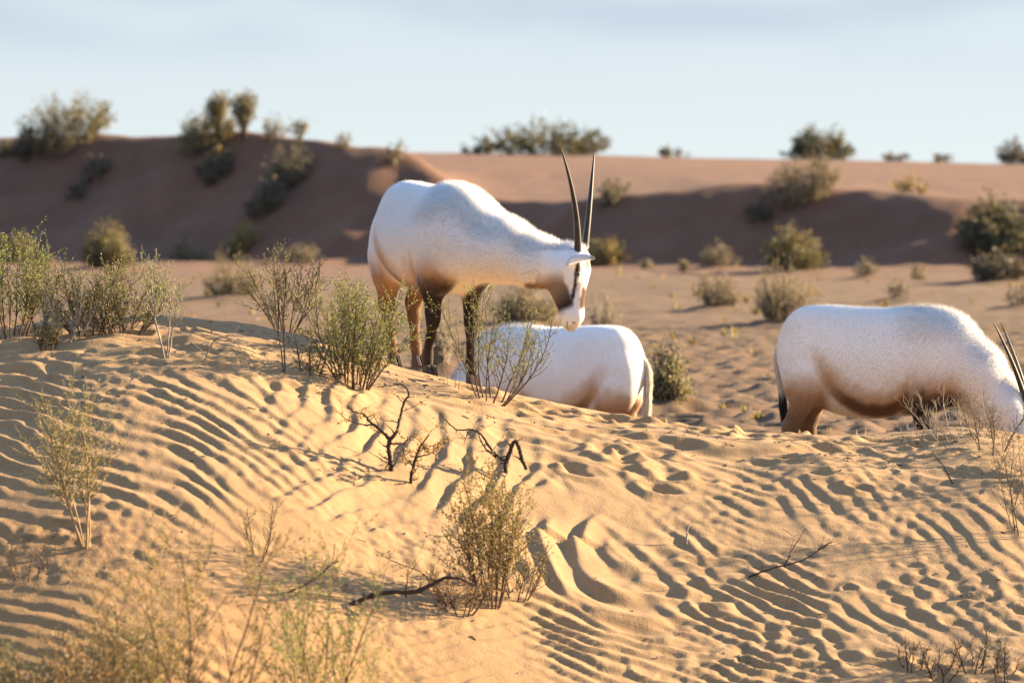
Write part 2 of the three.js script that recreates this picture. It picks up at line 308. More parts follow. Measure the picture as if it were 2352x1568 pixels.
{
  const S = (d) => Math.sqrt(d * d + 100);
  const cols = (step, half) => { const c = []; for (let u = -half; u <= half + 1e-9; u += step) c.push(u); let s = step * 2, u = half; const out = []; while (u < 6) { u += s; s *= 1.22; out.push(u); } return [...out.map((v) => -v).reverse(), ...c, ...out]; };
  const fine = cols(0.00037, 0.1054), coarse = cols(0.0011, 0.132);
  const steps = (...list) => { const r = [list[0]]; for (let i = 1; i < list.length; i += 2) { const s = list[i], end = list[i + 1], n = Math.max(1, Math.round((end - r[r.length - 1]) / s)), a = r[r.length - 1]; for (let k = 1; k <= n; k++) r.push(a + (end - a) * k / n); } return r; };
  function sheet(name, us, ds, mat, keep) {
    const nc = us.length, nr = ds.length, n = nc * nr, pos = new Float32Array(n * 3), col = new Float32Array(n * 3), uv = new Float32Array(n * 2), hs = new Float32Array(n);
    for (let r = 0, i = 0; r < nr; r++) for (let c = 0; c < nc; c++, i++) {
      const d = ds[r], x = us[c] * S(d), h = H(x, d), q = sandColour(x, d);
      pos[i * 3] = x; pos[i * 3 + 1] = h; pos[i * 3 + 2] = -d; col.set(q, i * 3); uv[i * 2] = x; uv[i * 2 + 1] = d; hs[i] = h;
    }
    const idx = [], idx2 = [];
    for (let r = 0; r < nr - 1; r++) for (let c = 0; c < nc - 1; c++) {
      const a = r * nc + c, b = a + 1, e = a + nc, f = e + 1;
      (keep && !keep(pos[a * 3], ds[r]) ? idx2 : idx).push(a, b, f, a, f, e);
    }
    const base = new THREE.BufferGeometry();
    base.setAttribute('position', new THREE.BufferAttribute(pos, 3)); base.setAttribute('color', new THREE.BufferAttribute(col, 3)); base.setAttribute('uv', new THREE.BufferAttribute(uv, 2));
    base.setIndex([...idx2.length ? [] : []]);
    const all = new Uint32Array(idx.length + idx2.length); all.set(idx); all.set(idx2, idx.length);
    base.setIndex(new THREE.BufferAttribute(all, 1)); base.computeVertexNormals();
    const cut = (list) => {                                                  // keep only the vertices that are used
      const map = new Int32Array(n).fill(-1), g = new THREE.BufferGeometry(), at = []; const out = new Uint32Array(list.length);
      for (let i = 0; i < list.length; i++) { const v = list[i]; if (map[v] < 0) { map[v] = at.length; at.push(v); } out[i] = map[v]; }
      for (const [k, w] of [['position', 3], ['normal', 3], ['color', 3], ['uv', 2]]) { const src = base.getAttribute(k).array, dst = new Float32Array(at.length * w); at.forEach((v, j) => { for (let q = 0; q < w; q++) dst[j * w + q] = src[v * w + q]; }); g.setAttribute(k, new THREE.BufferAttribute(dst, w)); }
      g.setIndex(new THREE.BufferAttribute(out, 1)); return g;
    };
    const names = [].concat(name), mats = [].concat(mat);
    [idx, idx2].forEach((list, k) => { if (list.length) scene.add(named(new THREE.Mesh(idx2.length ? cut(list) : base, mats[k] ?? mats[0]), names[k], k || names.length === 1 ? undefined : undefined, undefined, undefined, 'structure')); });
  }
  sheet('near_ground', coarse, steps(-60, 12, 0, 1.2, 12, 0.4, 17), sandMat);
  sheet('sand_dune', fine, steps(17, 0.05, 19, 0.015, 26.2, 0.03, 28), sandMat);
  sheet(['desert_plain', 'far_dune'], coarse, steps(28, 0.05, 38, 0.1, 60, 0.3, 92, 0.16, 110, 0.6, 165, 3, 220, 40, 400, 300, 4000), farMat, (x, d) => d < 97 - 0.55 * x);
}
const STRUCT = { near_ground: 'golden sand in front of the near dune', sand_dune: 'rippled golden sand dune across the foreground', desert_plain: 'reddish flat desert plain behind the near dune', far_dune: 'reddish dune in shade along the skyline' };
for (const o of scene.children) if (STRUCT[o.name]) { o.userData.label = STRUCT[o.name]; o.userData.category = o.name.includes('dune') ? 'dune' : 'ground'; }

// ------------------------------------------------------------------ geometry collector
class Geo {
  constructor() { this.p = []; this.c = []; this.n = []; this.i = []; }
  get empty() { return !this.i.length; }
  v(x, y, z, c, nx = 0, ny = 1, nz = 0) { this.p.push(x, y, z); this.c.push(c[0], c[1], c[2]); this.n.push(nx, ny, nz); return this.p.length / 3 - 1; }
  tube(path, sides, colour) {                                                // path: [x, y, z, radius]
    let px = 1, py = 0, pz = 0, prev = -1;
    for (let k = 0; k < path.length; k++) {
      const a = path[Math.max(0, k - 1)], b = path[Math.min(path.length - 1, k + 1)];
      let dx = b[0] - a[0], dy = b[1] - a[1], dz = b[2] - a[2]; const l = Math.hypot(dx, dy, dz) || 1; dx /= l; dy /= l; dz /= l;
      let q = px * dx + py * dy + pz * dz; px -= q * dx; py -= q * dy; pz -= q * dz; let m = Math.hypot(px, py, pz);
      if (m < 1e-3) { px = -dy; py = dx; pz = 0.01; q = px * dx + py * dy + pz * dz; px -= q * dx; py -= q * dy; pz -= q * dz; m = Math.hypot(px, py, pz) || 1; }
      px /= m; py /= m; pz /= m;
      const sx = dy * pz - dz * py, sy = dz * px - dx * pz, sz = dx * py - dy * px, [x, y, z, r] = path[k], c = typeof colour === 'function' ? colour(k / (path.length - 1)) : colour;
      const at = this.p.length / 3;
      for (let s = 0; s < sides; s++) { const t = s / sides * 6.28318, cx = Math.cos(t), cy = Math.sin(t), nx = px * cx + sx * cy, ny = py * cx + sy * cy, nz = pz * cx + sz * cy; this.v(x + nx * r, y + ny * r, z + nz * r, c, nx, ny, nz); }
      if (prev >= 0) for (let s = 0; s < sides; s++) { const e = (s + 1) % sides; this.i.push(prev + s, prev + e, at + e, prev + s, at + e, at + s); }
      prev = at;
    }
    const e = path[path.length - 1], tip = this.v(e[0], e[1], e[2], typeof colour === 'function' ? colour(1) : colour, 0, 1, 0);
    for (let s = 0; s < sides; s++) this.i.push(prev + s, prev + (s + 1) % sides, tip);
  }
  leaf(x, y, z, dx, dy, dz, len, wid, c, r) {                                // a small folded blade
    let ax = r() - 0.5, ay = r() - 0.5, az = r() - 0.5, q = ax * dx + ay * dy + az * dz; ax -= q * dx; ay -= q * dy; az -= q * dz; const m = Math.hypot(ax, ay, az) || 1; ax /= m; ay /= m; az /= m;
    const nx = dy * az - dz * ay, ny = dz * ax - dx * az, nz = dx * ay - dy * ax, mx = x + dx * len * 0.45, my = y + dy * len * 0.45, mz = z + dz * len * 0.45, f = wid * 0.4;
    const a = this.v(x, y, z, c, nx, ny, nz), b = this.v(mx + ax * wid + nx * f, my + ay * wid + ny * f, mz + az * wid + nz * f, c, nx, ny, nz), e = this.v(x + dx * len, y + dy * len, z + dz * len, c, nx, ny, nz), d = this.v(mx - ax * wid + nx * f, my - ay * wid + ny * f, mz - az * wid + nz * f, c, nx, ny, nz);
    this.i.push(a, e, b, a, d, e);
  }
  build() {
    const g = new THREE.BufferGeometry();
    g.setAttribute('position', new THREE.Float32BufferAttribute(this.p, 3)); g.setAttribute('color', new THREE.Float32BufferAttribute(this.c, 3)); g.setAttribute('normal', new THREE.Float32BufferAttribute(this.n, 3));
    g.setIndex(this.i); return g;
  }
  mesh(name, mat, parent, kind) { const m = new THREE.Mesh(this.build(), mat); m.name = name; if (kind) m.userData.kind = kind; parent.add(m); return m; }
}

// ------------------------------------------------------------------ the animals
// own axes: x forward, y up, z to the animal's right; metres
function buildOryx(pose) {
  const prims = [];
  const cap = (a, b, ra, rb, k = 0.03, sz = 1) => prims.push({ t: 0, a, b, ra, rb, k, sz });
  const ell = (c, r, k = 0.06, ax = null) => prims.push({ t: 1, c, r, k, ax });
  const B = pose.belly ?? 0;
  // trunk
  ell([-0.02, 0.660 - B / 2, 0], [0.40, 0.245 + B / 2, 0.195], 0.01);
  ell([0.23, 0.665 + (pose.chest ?? 0), 0], [0.22, 0.235 - (pose.chest ?? 0), 0.168], 0.10);
  ell([-0.27, 0.700, 0], [0.215, 0.205, 0.165], 0.10);
  cap([-0.33, 0.825 + (pose.rump ?? 0), 0], [0.05, 0.815 + (pose.rump ?? 0) * 0.4, 0], 0.085, 0.072, 0.10);
  cap([0.17, 0.850 - (pose.low ?? 0), 0], [0.36, 0.790 - (pose.low ?? 0), 0], 0.070, 0.085, 0.08);
  cap([0.27, 0.50 + (pose.chest ?? 0) * 1.6, 0], [0.40, 0.60, 0], 0.08, 0.10, 0.07);                   // brisket
  // hind legs
  for (const s of [1, -1]) {
    const L = pose.hind[s > 0 ? 0 : 1], z = 0.085 * s, hx = L[0], fy = L[1];
    ell([-0.350, 0.62, z], [0.112, 0.185, 0.082], 0.035);
    cap([-0.335, 0.60, z * 1.12], [-0.325 + hx * 0.35, 0.52, z * 1.15], 0.085, 0.072, 0.03);
    cap([-0.33 + hx * 0.35, 0.52, z * 1.1], [-0.405 + hx * 0.7, 0.335 + fy * 0.6, z * 0.85], 0.068, 0.038, 0.025);
    cap([-0.415 + hx * 0.7, 0.345 + fy * 0.6, z * 0.85], [-0.395 + hx * 0.8, 0.26 + fy * 0.7, z * 0.82], 0.036, 0.029, 0.02);
    cap([-0.395 + hx * 0.8, 0.27 + fy * 0.7, z * 0.82], [-0.37 + hx, 0.11 + fy, z * 0.78], 0.027, 0.022, 0.02);
    cap([-0.37 + hx, 0.105 + fy, z * 0.78], [-0.345 + hx, 0.045 + fy, z * 0.78], 0.027, 0.023, 0.02);
  }
  // fore legs
  for (const s of [1, -1]) {
    const L = pose.fore[s > 0 ? 0 : 1], z = 0.10 * s, hx = L[0], fy = L[1], kx = L[2] ?? hx * 0.4;
    ell([0.275, 0.615, z * 0.95], [0.125, 0.185, 0.075], 0.05);
    cap([0.31, 0.58, z], [0.215, 0.485, z], 0.085, 0.064, 0.05);
    cap([0.22, 0.50, z], [0.225 + kx, 0.30 + fy * 0.6, z * 0.98], 0.054, 0.034, 0.03);
    cap([0.227 + kx, 0.315 + fy * 0.6, z * 0.98], [0.225 + kx, 0.265 + fy * 0.7, z * 0.97], 0.034, 0.029, 0.015);
    cap([0.222 + kx, 0.28 + fy * 0.7, z * 0.97], [0.22 + hx, 0.10 + fy, z * 0.95], 0.025, 0.0205, 0.015);
    cap([0.22 + hx, 0.10 + fy, z * 0.95], [0.235 + hx, 0.045 + fy, z * 0.95], 0.027, 0.022, 0.02);
  }
  // neck
  const N = pose.neck;                                                       // [x, y, z, r]
  for (let i = 0; i < N.length - 1; i++) cap(N[i].slice(0, 3), N[i + 1].slice(0, 3), N[i][3], N[i + 1][3], i ? 0.045 : 0.11);
  // head: own axes m (to the muzzle), n (forehead), l (right)
  const hd = pose.head, hm = new THREE.Vector3(...hd.m).normalize(), hn = new THREE.Vector3(...hd.n), O = new THREE.Vector3(...hd.o);
  hn.addScaledVector(hm, -hn.dot(hm)).normalize(); const hl = new THREE.Vector3().crossVectors(hm, hn);
  const hp = (m, n, l) => [O.x + hm.x * m + hn.x * n + hl.x * l, O.y + hm.y * m + hn.y * n + hl.y * l, O.z + hm.z * m + hn.z * n + hl.z * l];
  const ax = [hm, hn, hl];
  ell(hp(0, 0, 0), [0.098, 0.078, 0.068], 0.05, ax);
  cap(hp(0.02, 0.012, 0), hp(0.20, 0.006, 0), 0.064, 0.043, 0.03);
  ell(hp(0.215, 0.0, 0), [0.056, 0.048, 0.043], 0.03, ax);
  ell(hp(0.250, -0.016, 0), [0.026, 0.030, 0.034], 0.02, ax);
  cap(hp(0.06, -0.075, 0), hp(0.20, -0.028, 0), 0.050, 0.032, 0.03);
  for (const s of [1, -1]) { cap(hp(0.0, 0.05, 0.046 * s), hp(0.05, 0.035, 0.050 * s), 0.022, 0.016, 0.02); cap(hp(0.06, -0.04, 0.036 * s), hp(0.12, -0.04, 0.03 * s), 0.034, 0.024, 0.03); }
  cap(hp(-0.055, 0.045, 0.03), hp(-0.055, 0.045, -0.03), 0.030, 0.030, 0.03);
  for (const p of prims) {
    if (p.t === 0) { p.d = [p.b[0] - p.a[0], p.b[1] - p.a[1], p.b[2] - p.a[2]]; p.l2 = p.d[0] ** 2 + p.d[1] ** 2 + p.d[2] ** 2 || 1e-9; }
  }
  const np = prims.length;
  function sdf(x, y, z) {
    let D = 9;
    for (let i = 0; i < np; i++) {
      const p = prims[i]; let d;
      if (p.t === 0) {
        const ux = x - p.a[0], uy = y - p.a[1], uz = z - p.a[2]; let t = (ux * p.d[0] + uy * p.d[1] + uz * p.d[2]) / p.l2; t = t < 0 ? 0 : t > 1 ? 1 : t;
        const vx = ux - t * p.d[0], vy = uy - t * p.d[1], vz = uz - t * p.d[2];
        d = Math.sqrt(vx * vx + vy * vy + vz * vz) - (p.ra + (p.rb - p.ra) * t);
      } else {
        let ux = x - p.c[0], uy = y - p.c[1], uz = z - p.c[2];
        if (p.ax) { const [a, b, c] = p.ax, q = ux * a.x + uy * a.y + uz * a.z, w = ux * b.x + uy * b.y + uz * b.z, e = ux * c.x + uy * c.y + uz * c.z; ux = q; uy = w; uz = e; }
        const rx = p.r[0], ry = p.r[1], rz = p.r[2], a = ux / rx, b = uy / ry, c = uz / rz, k0 = Math.sqrt(a * a + b * b + c * c), e = a / rx, f = b / ry, g = c / rz, k1 = Math.sqrt(e * e + f * f + g * g);
        d = k1 < 1e-9 ? -Math.min(rx, ry, rz) : k0 * (k0 - 1) / k1;
      }
      if (i === 0) D = d; else { const k = p.k, h = k - Math.abs(D - d); D = (D < d ? D : d) - (h > 0 ? h * h / (4 * k) : 0); }
    }
    return D;
  }
  // surface nets on a grid, in blocks so that empty space is skipped
  const C = 0.0085, BL = 8;
  const lo = [1e9, 1e9, 1e9], hi = [-1e9, -1e9, -1e9];
  for (const p of prims) for (let k = 0; k < 3; k++) { const e = p.t === 0 ? [[p.a[k], p.ra], [p.b[k], p.rb]] : [[p.c[k], Math.max(...p.r)]]; for (const [v, r] of e) { lo[k] = Math.min(lo[k], v - r - 0.05); hi[k] = Math.max(hi[k], v + r + 0.05); } }
  const nb = [0, 1, 2].map((k) => Math.ceil((hi[k] - lo[k]) / C / BL)), n = nb.map((b) => b * BL + 1), nx = n[0], ny = n[1], F = new Float32Array(nx * ny * n[2]).fill(1), done = new Uint8Array(F.length);
  const id = (i, j, k) => i + nx * (j + ny * k), half = BL * C * 0.5 * 1.8 + 0.03;
  for (let bk = 0; bk < nb[2]; bk++) for (let bj = 0; bj < nb[1]; bj++) for (let bi = 0; bi < nb[0]; bi++) {
    const c = sdf(lo[0] + (bi + 0.5) * BL * C, lo[1] + (bj + 0.5) * BL * C, lo[2] + (bk + 0.5) * BL * C);
    const skip = c > half ? 1 : c < -half * 1.6 ? -1 : 0;
    for (let k = 0; k <= BL; k++) for (let j = 0; j <= BL; j++) for (let i = 0; i <= BL; i++) {
      const q = id(bi * BL + i, bj * BL + j, bk * BL + k);
      if (skip) { if (!done[q]) F[q] = skip; } else if (!done[q]) { F[q] = sdf(lo[0] + (bi * BL + i) * C, lo[1] + (bj * BL + j) * C, lo[2] + (bk * BL + k) * C); done[q] = 1; }
    }
  }
  const vid = new Int32Array(F.length).fill(-1), P = [], I = [];
  const co = [[0, 0, 0], [1, 0, 0], [0, 1, 0], [1, 1, 0], [0, 0, 1], [1, 0, 1], [0, 1, 1], [1, 1, 1]], ed = [[0, 1], [2, 3], [4, 5], [6, 7], [0, 2], [1, 3], [4, 6], [5, 7], [0, 4], [1, 5], [2, 6], [3, 7]];
  for (let k = 0; k < n[2] - 1; k++) for (let j = 0; j < ny - 1; j++) for (let i = 0; i < nx - 1; i++) {
    let m = 0; const f = [];
    for (let c = 0; c < 8; c++) { f[c] = F[id(i + co[c][0], j + co[c][1], k + co[c][2])]; if (f[c] < 0) m |= 1 << c; }
    if (m === 0 || m === 255) continue;
    let sx = 0, sy = 0, sz = 0, cnt = 0;
    for (const [a, b] of ed) if ((f[a] < 0) !== (f[b] < 0)) { const t = f[a] / (f[a] - f[b]); sx += lerp(co[a][0], co[b][0], t); sy += lerp(co[a][1], co[b][1], t); sz += lerp(co[a][2], co[b][2], t); cnt++; }
    vid[id(i, j, k)] = P.length / 3; P.push(lo[0] + (i + sx / cnt) * C, lo[1] + (j + sy / cnt) * C, lo[2] + (k + sz / cnt) * C);
  }
  const quad = (a, b, c, d, flip) => { if (a < 0 || b < 0 || c < 0 || d < 0) return; if (flip) I.push(a, c, b, a, d, c); else I.push(a, b, c, a, c, d); };
  for (let k = 1; k < n[2] - 1; k++) for (let j = 1; j < ny - 1; j++) for (let i = 1; i < nx - 1; i++) {
    const a = F[id(i, j, k)] < 0;
    if (a !== F[id(i + 1, j, k)] < 0) quad(vid[id(i, j - 1, k - 1)], vid[id(i, j, k - 1)], vid[id(i, j, k)], vid[id(i, j - 1, k)], !a);
    if (a !== F[id(i, j + 1, k)] < 0) quad(vid[id(i - 1, j, k - 1)], vid[id(i - 1, j, k)], vid[id(i, j, k)], vid[id(i, j, k - 1)], !a);
    if (a !== F[id(i, j, k + 1)] < 0) quad(vid[id(i - 1, j - 1, k)], vid[id(i, j - 1, k)], vid[id(i, j, k)], vid[id(i - 1, j, k)], !a);
  }
  // coat: white, with the brown and black marks of the kind
  const WHITE = [0.83, 0.82, 0.80], TAN = [0.46, 0.255, 0.105], BROWN = [0.105, 0.048, 0.019], DARK = [0.020, 0.011, 0.007];
  const mixc = (a, b, t) => [lerp(a[0], b[0], t), lerp(a[1], b[1], t), lerp(a[2], b[2], t)];
  const stripe = table([[-0.34, 0.72], [-0.29, 0.665], [-0.20, 0.545], [-0.09, 0.470], [0.02, 0.445], [0.10, 0.465], [0.17, 0.52]]);
  const hoofY = 0.035;
  function paint(x, y, z, r = 0.5) {
    const hx = x - O.x, hy = y - O.y, hz = z - O.z, m = hx * hm.x + hy * hm.y + hz * hm.z, nn = hx * hn.x + hy * hn.y + hz * hn.z, l = Math.abs(hx * hl.x + hy * hl.y + hz * hl.z);
    const w = n3(x * 22, y * 22, z * 22) * 0.5 + n3(x * 60, y * 60, z * 60) * 0.3 + (r - 0.5) * 0.9;   // ragged edges, hair by hair
    let c = WHITE;
    c = mixc(c, [0.76, 0.66, 0.53], 0.22 * ss(0.0, 0.9, n3(x * 5 + 3, y * 5, z * 5) + 0.5 * w));        // dust in the coat
    const headish = m > -0.10 && Math.hypot(nn, l) < 0.17 && m < 0.34;
    if (!headish) {
      const nk = 1 - ss(0.36, 0.46, x + 0.03 * w);
      {
        // low flank: buff hair, a dark band, and the pale belly under it
        if (x > -0.33 && x < 0.16) {
          const dy = y - stripe(x) - 0.010 * w + (pose.belly ?? 0) * 0.55;
          c = mixc(c, TAN, 0.85 * (1 - ss(0.01, 0.15 + 0.05 * w, dy)) * ss(-0.06, -0.02, dy) * ss(-0.34, -0.20, x + 0.02 * w));
          c = mixc(c, BROWN, 0.9 * (1 - ss(0.008, 0.045, dy)) * ss(-0.055, -0.025, dy) * ss(-0.26, -0.12, x));
        }
        // fore legs and shoulder
        if (x > 0.06) {
          const fr = ss(0.09, 0.20, x) * nk;
          c = mixc(c, TAN, 0.85 * fr * (1 - ss(0.50, 0.66 + 0.05 * w, y)) * ss(0.03, 0.08, Math.abs(z)));
          c = mixc(c, BROWN, 0.75 * fr * (1 - ss(0.48, 0.57, y + 0.03 * w)) * ss(0.05, 0.08, Math.abs(z)));
          c = mixc(c, DARK, fr * (1 - ss(0.44, 0.53, y + 0.035 * w)) * Math.max(ss(0.035, 0.065, Math.abs(z)), 1 - ss(0.36, 0.42, y)));
        }
        // hind legs
        if (x < -0.13) {
          const hr = ss(-0.20, -0.27, x);
          c = mixc(c, TAN, 0.9 * hr * (1 - ss(0.50, 0.63 + 0.05 * w, y)) * ss(-0.475, -0.42, x + 0.02 * w));
          c = mixc(c, BROWN, 0.8 * hr * (1 - ss(0.36, 0.54, y + 0.05 * w)));
        }
      }
      c = mixc(c, BROWN, (1 - ss(0.022, 0.045, Math.hypot((m - 0.09) * 1.2, (nn + 0.17) * 0.7) + 0.012 * w)) * 0.95);
    } else {
      const e = 0.014 * w;
      // throat patch
      c = mixc(c, BROWN, (1 - ss(0.022, 0.045, Math.hypot((m - 0.09) * 1.2, (nn + 0.17) * 0.7) + e)) * 0.95);
      // cheek mask
      const top = lerp(-0.006, 0.022, clamp((m - 0.05) / 0.12)), mk = ss(-0.005, 0.075, m + e - 0.25 * Math.max(0, -nn - 0.07)) * (1 - ss(0.175, 0.215, m + e + 0.35 * (nn + 0.02))) * (1 - ss(top - 0.012, top + 0.012, nn + e)) * ss(0.006, 0.02, l);
      c = mixc(c, mixc([0.26, 0.18, 0.12], DARK, ss(0.07, 0.20, m + 0.7 * nn + 0.4 * e + 0.03)), mk);
      // stripe through the eye
      const sn = lerp(0.060, 0.018, clamp(m / 0.15)), st = (1 - ss(0.004, 0.011, Math.abs(nn - sn) + e * 0.5)) * ss(-0.035, -0.02, m + e) * (1 - ss(0.15, 0.185, m)) * ss(0.018, 0.028, l);
      c = mixc(c, DARK, st);
      // blaze on the bridge of the nose, forehead spot
      c = mixc(c, BROWN, ss(0.024, 0.036, nn) * (1 - ss(0.022, 0.032, l + e)) * ss(0.07, 0.10, m + e) * (1 - ss(0.175, 0.20, m + e)));
      c = mixc(c, BROWN, 0.8 * ss(0.03, 0.05, nn) * (1 - ss(0.018, 0.03, l + e)) * ss(-0.05, -0.03, m) * (1 - ss(0.0, 0.02, m + e)));
      // nostril and mouth line
      c = mixc(c, DARK, (1 - ss(0.004, 0.009, Math.hypot(m - 0.248, (nn - 0.016) * 0.8, (l - 0.028) * 0.9))));
      c = mixc(c, DARK, 0.7 * (1 - ss(0.002, 0.006, Math.abs(nn + 0.012 + 0.28 * (m - 0.25)))) * ss(0.235, 0.25, m) * ss(0.01, 0.02, l));
      c = mixc(c, [0.40, 0.36, 0.33], 0.35 * ss(0.25, 0.275, m + e));
    }
    return c;
  }
  const V = P.length / 3, NRM = new Float32Array(V * 3), COL = new Float32Array(V * 3), e = 0.004;
  for (let i = 0; i < V; i++) {
    const x = P[i * 3], y = P[i * 3 + 1], z = P[i * 3 + 2];
    let gx = sdf(x + e, y, z) - sdf(x - e, y, z), gy = sdf(x, y + e, z) - sdf(x, y - e, z), gz = sdf(x, y, z + e) - sdf(x, y, z - e); const q = Math.hypot(gx, gy, gz) || 1;
    NRM[i * 3] = gx / q; NRM[i * 3 + 1] = gy / q; NRM[i * 3 + 2] = gz / q;
    COL.set(paint(x, y, z), i * 3);
  }
  const root = new THREE.Group();
  const g = new THREE.BufferGeometry();
  g.setAttribute('position', new THREE.Float32BufferAttribute(P, 3)); g.setAttribute('normal', new THREE.BufferAttribute(NRM, 3)); g.setAttribute('color', new THREE.BufferAttribute(COL, 3)); g.setIndex(I);
  const body = new THREE.Mesh(g, coatMat); body.name = 'body'; root.add(body);
  // short fur all over, longer on withers, nape and chin
  {
    const r = rng(pose.seed), cum = [0]; let A = 0;
    for (let t = 0; t < I.length; t += 3) {
      const a = I[t] * 3, b = I[t + 1] * 3, c = I[t + 2] * 3, ux = P[b] - P[a], uy = P[b + 1] - P[a + 1], uz = P[b + 2] - P[a + 2], vx = P[c] - P[a], vy = P[c + 1] - P[a + 1], vz = P[c + 2] - P[a + 2];
      A += Math.hypot(uy * vz - uz * vy, uz * vx - ux * vz, ux * vy - uy * vx) / 2; cum.push(A);
    }
    const fur = new Geo(), count = pose.hairs;
    for (let s = 0; s < count; s++) {
      const want = (s + r()) / count * A; let lo_ = 0, hi_ = cum.length - 1; while (hi_ - lo_ > 1) { const m = (lo_ + hi_) >> 1; if (cum[m] <= want) lo_ = m; else hi_ = m; }
      const t = lo_ * 3; let u = r(), v = r(); if (u + v > 1) { u = 1 - u; v = 1 - v; } const w = 1 - u - v, a = I[t] * 3, b = I[t + 1] * 3, c = I[t + 2] * 3;
      const pt = [0, 1, 2].map((k) => P[a + k] * w + P[b + k] * u + P[c + k] * v), nr = [0, 1, 2].map((k) => NRM[a + k] * w + NRM[b + k] * u + NRM[c + k] * v);
      const [x, y, z] = pt, hx = x - O.x, hy = y - O.y, hz = z - O.z, m = hx * hm.x + hy * hm.y + hz * hm.z, rad = Math.sqrt(Math.max(0, hx * hx + hy * hy + hz * hz - m * m)), head = m > -0.08 && m < 0.32 && rad < 0.15;
      let f, len, lift;
      if (head) { f = [-hm.x, -hm.y, -hm.z]; len = 0.007; lift = 0.25; if (m > 0.255) { f = [hm.x, hm.y, hm.z]; len = 0.016; lift = 0.5; } }
      else if (y < 0.46 + 0.06 * (r() - 0.5) && (x < -0.2 || x > 0.1) && x < 0.42) { f = [0, -1, 0]; len = 0.009; lift = 0.22; }
      else {
        const nk = ss(0.30, 0.48, x), top = ss(0.25, 0.75, nr[1]), mane = ss(0.05, 0.24, x) * ss(0.15, 0.6, nr[1]) * ss(0.52, 0.70, y + nk * 0.3);
        f = [lerp(-0.55, -0.65, nk), lerp(-0.75, -0.1, nk), 0]; len = 0.014 + 0.003 * top + 0.016 * mane; lift = 0.20 + 0.15 * top + 0.35 * mane;
      }
      len *= 0.6 + 0.7 * r();
      const q = f[0] * nr[0] + f[1] * nr[1] + f[2] * nr[2]; const fx = f.map((k, i) => k - q * nr[i] + (r() - 0.5) * 0.5 + nr[i] * lift * (0.7 + 0.6 * r())); const L = Math.hypot(...fx) || 1, d = fx.map((k) => k / L);
      let sx = d[1] * nr[2] - d[2] * nr[1], sy = d[2] * nr[0] - d[0] * nr[2], sz = d[0] * nr[1] - d[1] * nr[0]; const sl = Math.hypot(sx, sy, sz) || 1, wd = 0.0006 + 0.0005 * r(); sx *= wd / sl; sy *= wd / sl; sz *= wd / sl;
      const pc = paint(x, y, z, r()), k = r() < 0.07 ? 0.5 + 0.2 * r() : 0.90 + 0.16 * r(), cc = [pc[0] * k, pc[1] * k, pc[2] * k];
      const N0 = [nr[0] + d[0] * 0.35, nr[1] + d[1] * 0.35, nr[2] + d[2] * 0.35], ln = Math.hypot(...N0); N0.forEach((_, i) => N0[i] /= ln);
      const A0 = fur.v(x - nr[0] * 0.001 + sx, y - nr[1] * 0.001 + sy, z - nr[2] * 0.001 + sz, cc, ...N0), B0 = fur.v(x - nr[0] * 0.001 - sx, y - nr[1] * 0.001 - sy, z - nr[2] * 0.001 - sz, cc, ...N0), C0 = fur.v(x + d[0] * len, y + d[1] * len, z + d[2] * len, cc, ...N0);
      fur.i.push(A0, C0, B0);
    }
    fur.mesh('fur', furMat, root, 'stuff');
  }
  // horns: long, nearly straight, ringed below, smooth at the tip
  for (const s of [1, -1]) {
    const h = new Geo(), path = [], K = 64, HL = pose.hornLength ?? 0.56;
    for (let k = 0; k <= K; k++) {
      const t = k / K, m = -0.05 - HL * t, l = s * (0.034 + 0.055 * t + 0.10 * t * t), nq = 0.047 + (pose.hornBack ?? 0) * t * t + 0.012 * Math.sin(t * 3.1416), p = hp(m, nq, l);
      const ring = t < 0.55 ? 0.0010 * Math.sin(t * 150) * (1 - t / 0.55) : 0;
      path.push([...p, lerp(0.0180, 0.0030, t ** 1.35) + ring]);
    }
    h.tube(path, 12, (t) => { const k = 0.8 + 0.25 * n3(t * 40, s, 2); return [lerp(0.040, 0.018, t) * k, lerp(0.030, 0.015, t) * k, lerp(0.024, 0.013, t) * k]; });
    h.mesh('horn', hornMat, root);
  }
  // ears: cupped leaves
  for (const s of [1, -1]) {
    const E = s > 0 ? pose.earNear : pose.earFar, base = new THREE.Vector3(...hp(-0.045, 0.0, 0.058 * s)), dir = new THREE.Vector3().addScaledVector(hm, E[0]).addScaledVector(hn, E[1]).addScaledVector(hl, E[2]).normalize();
    const out = new THREE.Vector3().addScaledVector(hl, 0.55 * s).addScaledVector(hm, -0.85); out.addScaledVector(dir, -out.dot(dir)).normalize();   // the back of the ear
    const side = new THREE.Vector3().crossVectors(dir, out), ear = new Geo(), NU = 18, NV = 9;
    for (const lay of [0, 1]) {
      const at = ear.p.length / 3;
      for (let i = 0; i <= NU; i++) for (let j = 0; j <= NV; j++) {
        const u = i / NU, v = j / NV * 2 - 1, wv = 0.040 * Math.sin(Math.PI * Math.min(1, 0.18 + 0.82 * u ** 0.8)) ** 0.8 * (u > 0.97 ? 0.5 : 1) + 0.002, cupd = -0.020 * v * v * (1 - 0.4 * u) - 0.004 * lay, p = base.clone().addScaledVector(dir, 0.165 * u).addScaledVector(side, wv * v).addScaledVector(out, cupd + 0.012 * Math.sin(u * 3.1));
        const rim = Math.abs(v) > 0.8 || u > 0.93, inner = lay === 1 && !rim, c = inner ? [0.5, 0.42, 0.36] : u > 0.9 ? [0.45, 0.40, 0.35] : [0.80, 0.76, 0.71];
        const nv = out.clone().multiplyScalar(lay ? -1 : 1).addScaledVector(side, (lay ? -1 : 1) * v * 0.9).normalize();
        ear.v(p.x, p.y, p.z, c, nv.x, nv.y, nv.z);
      }
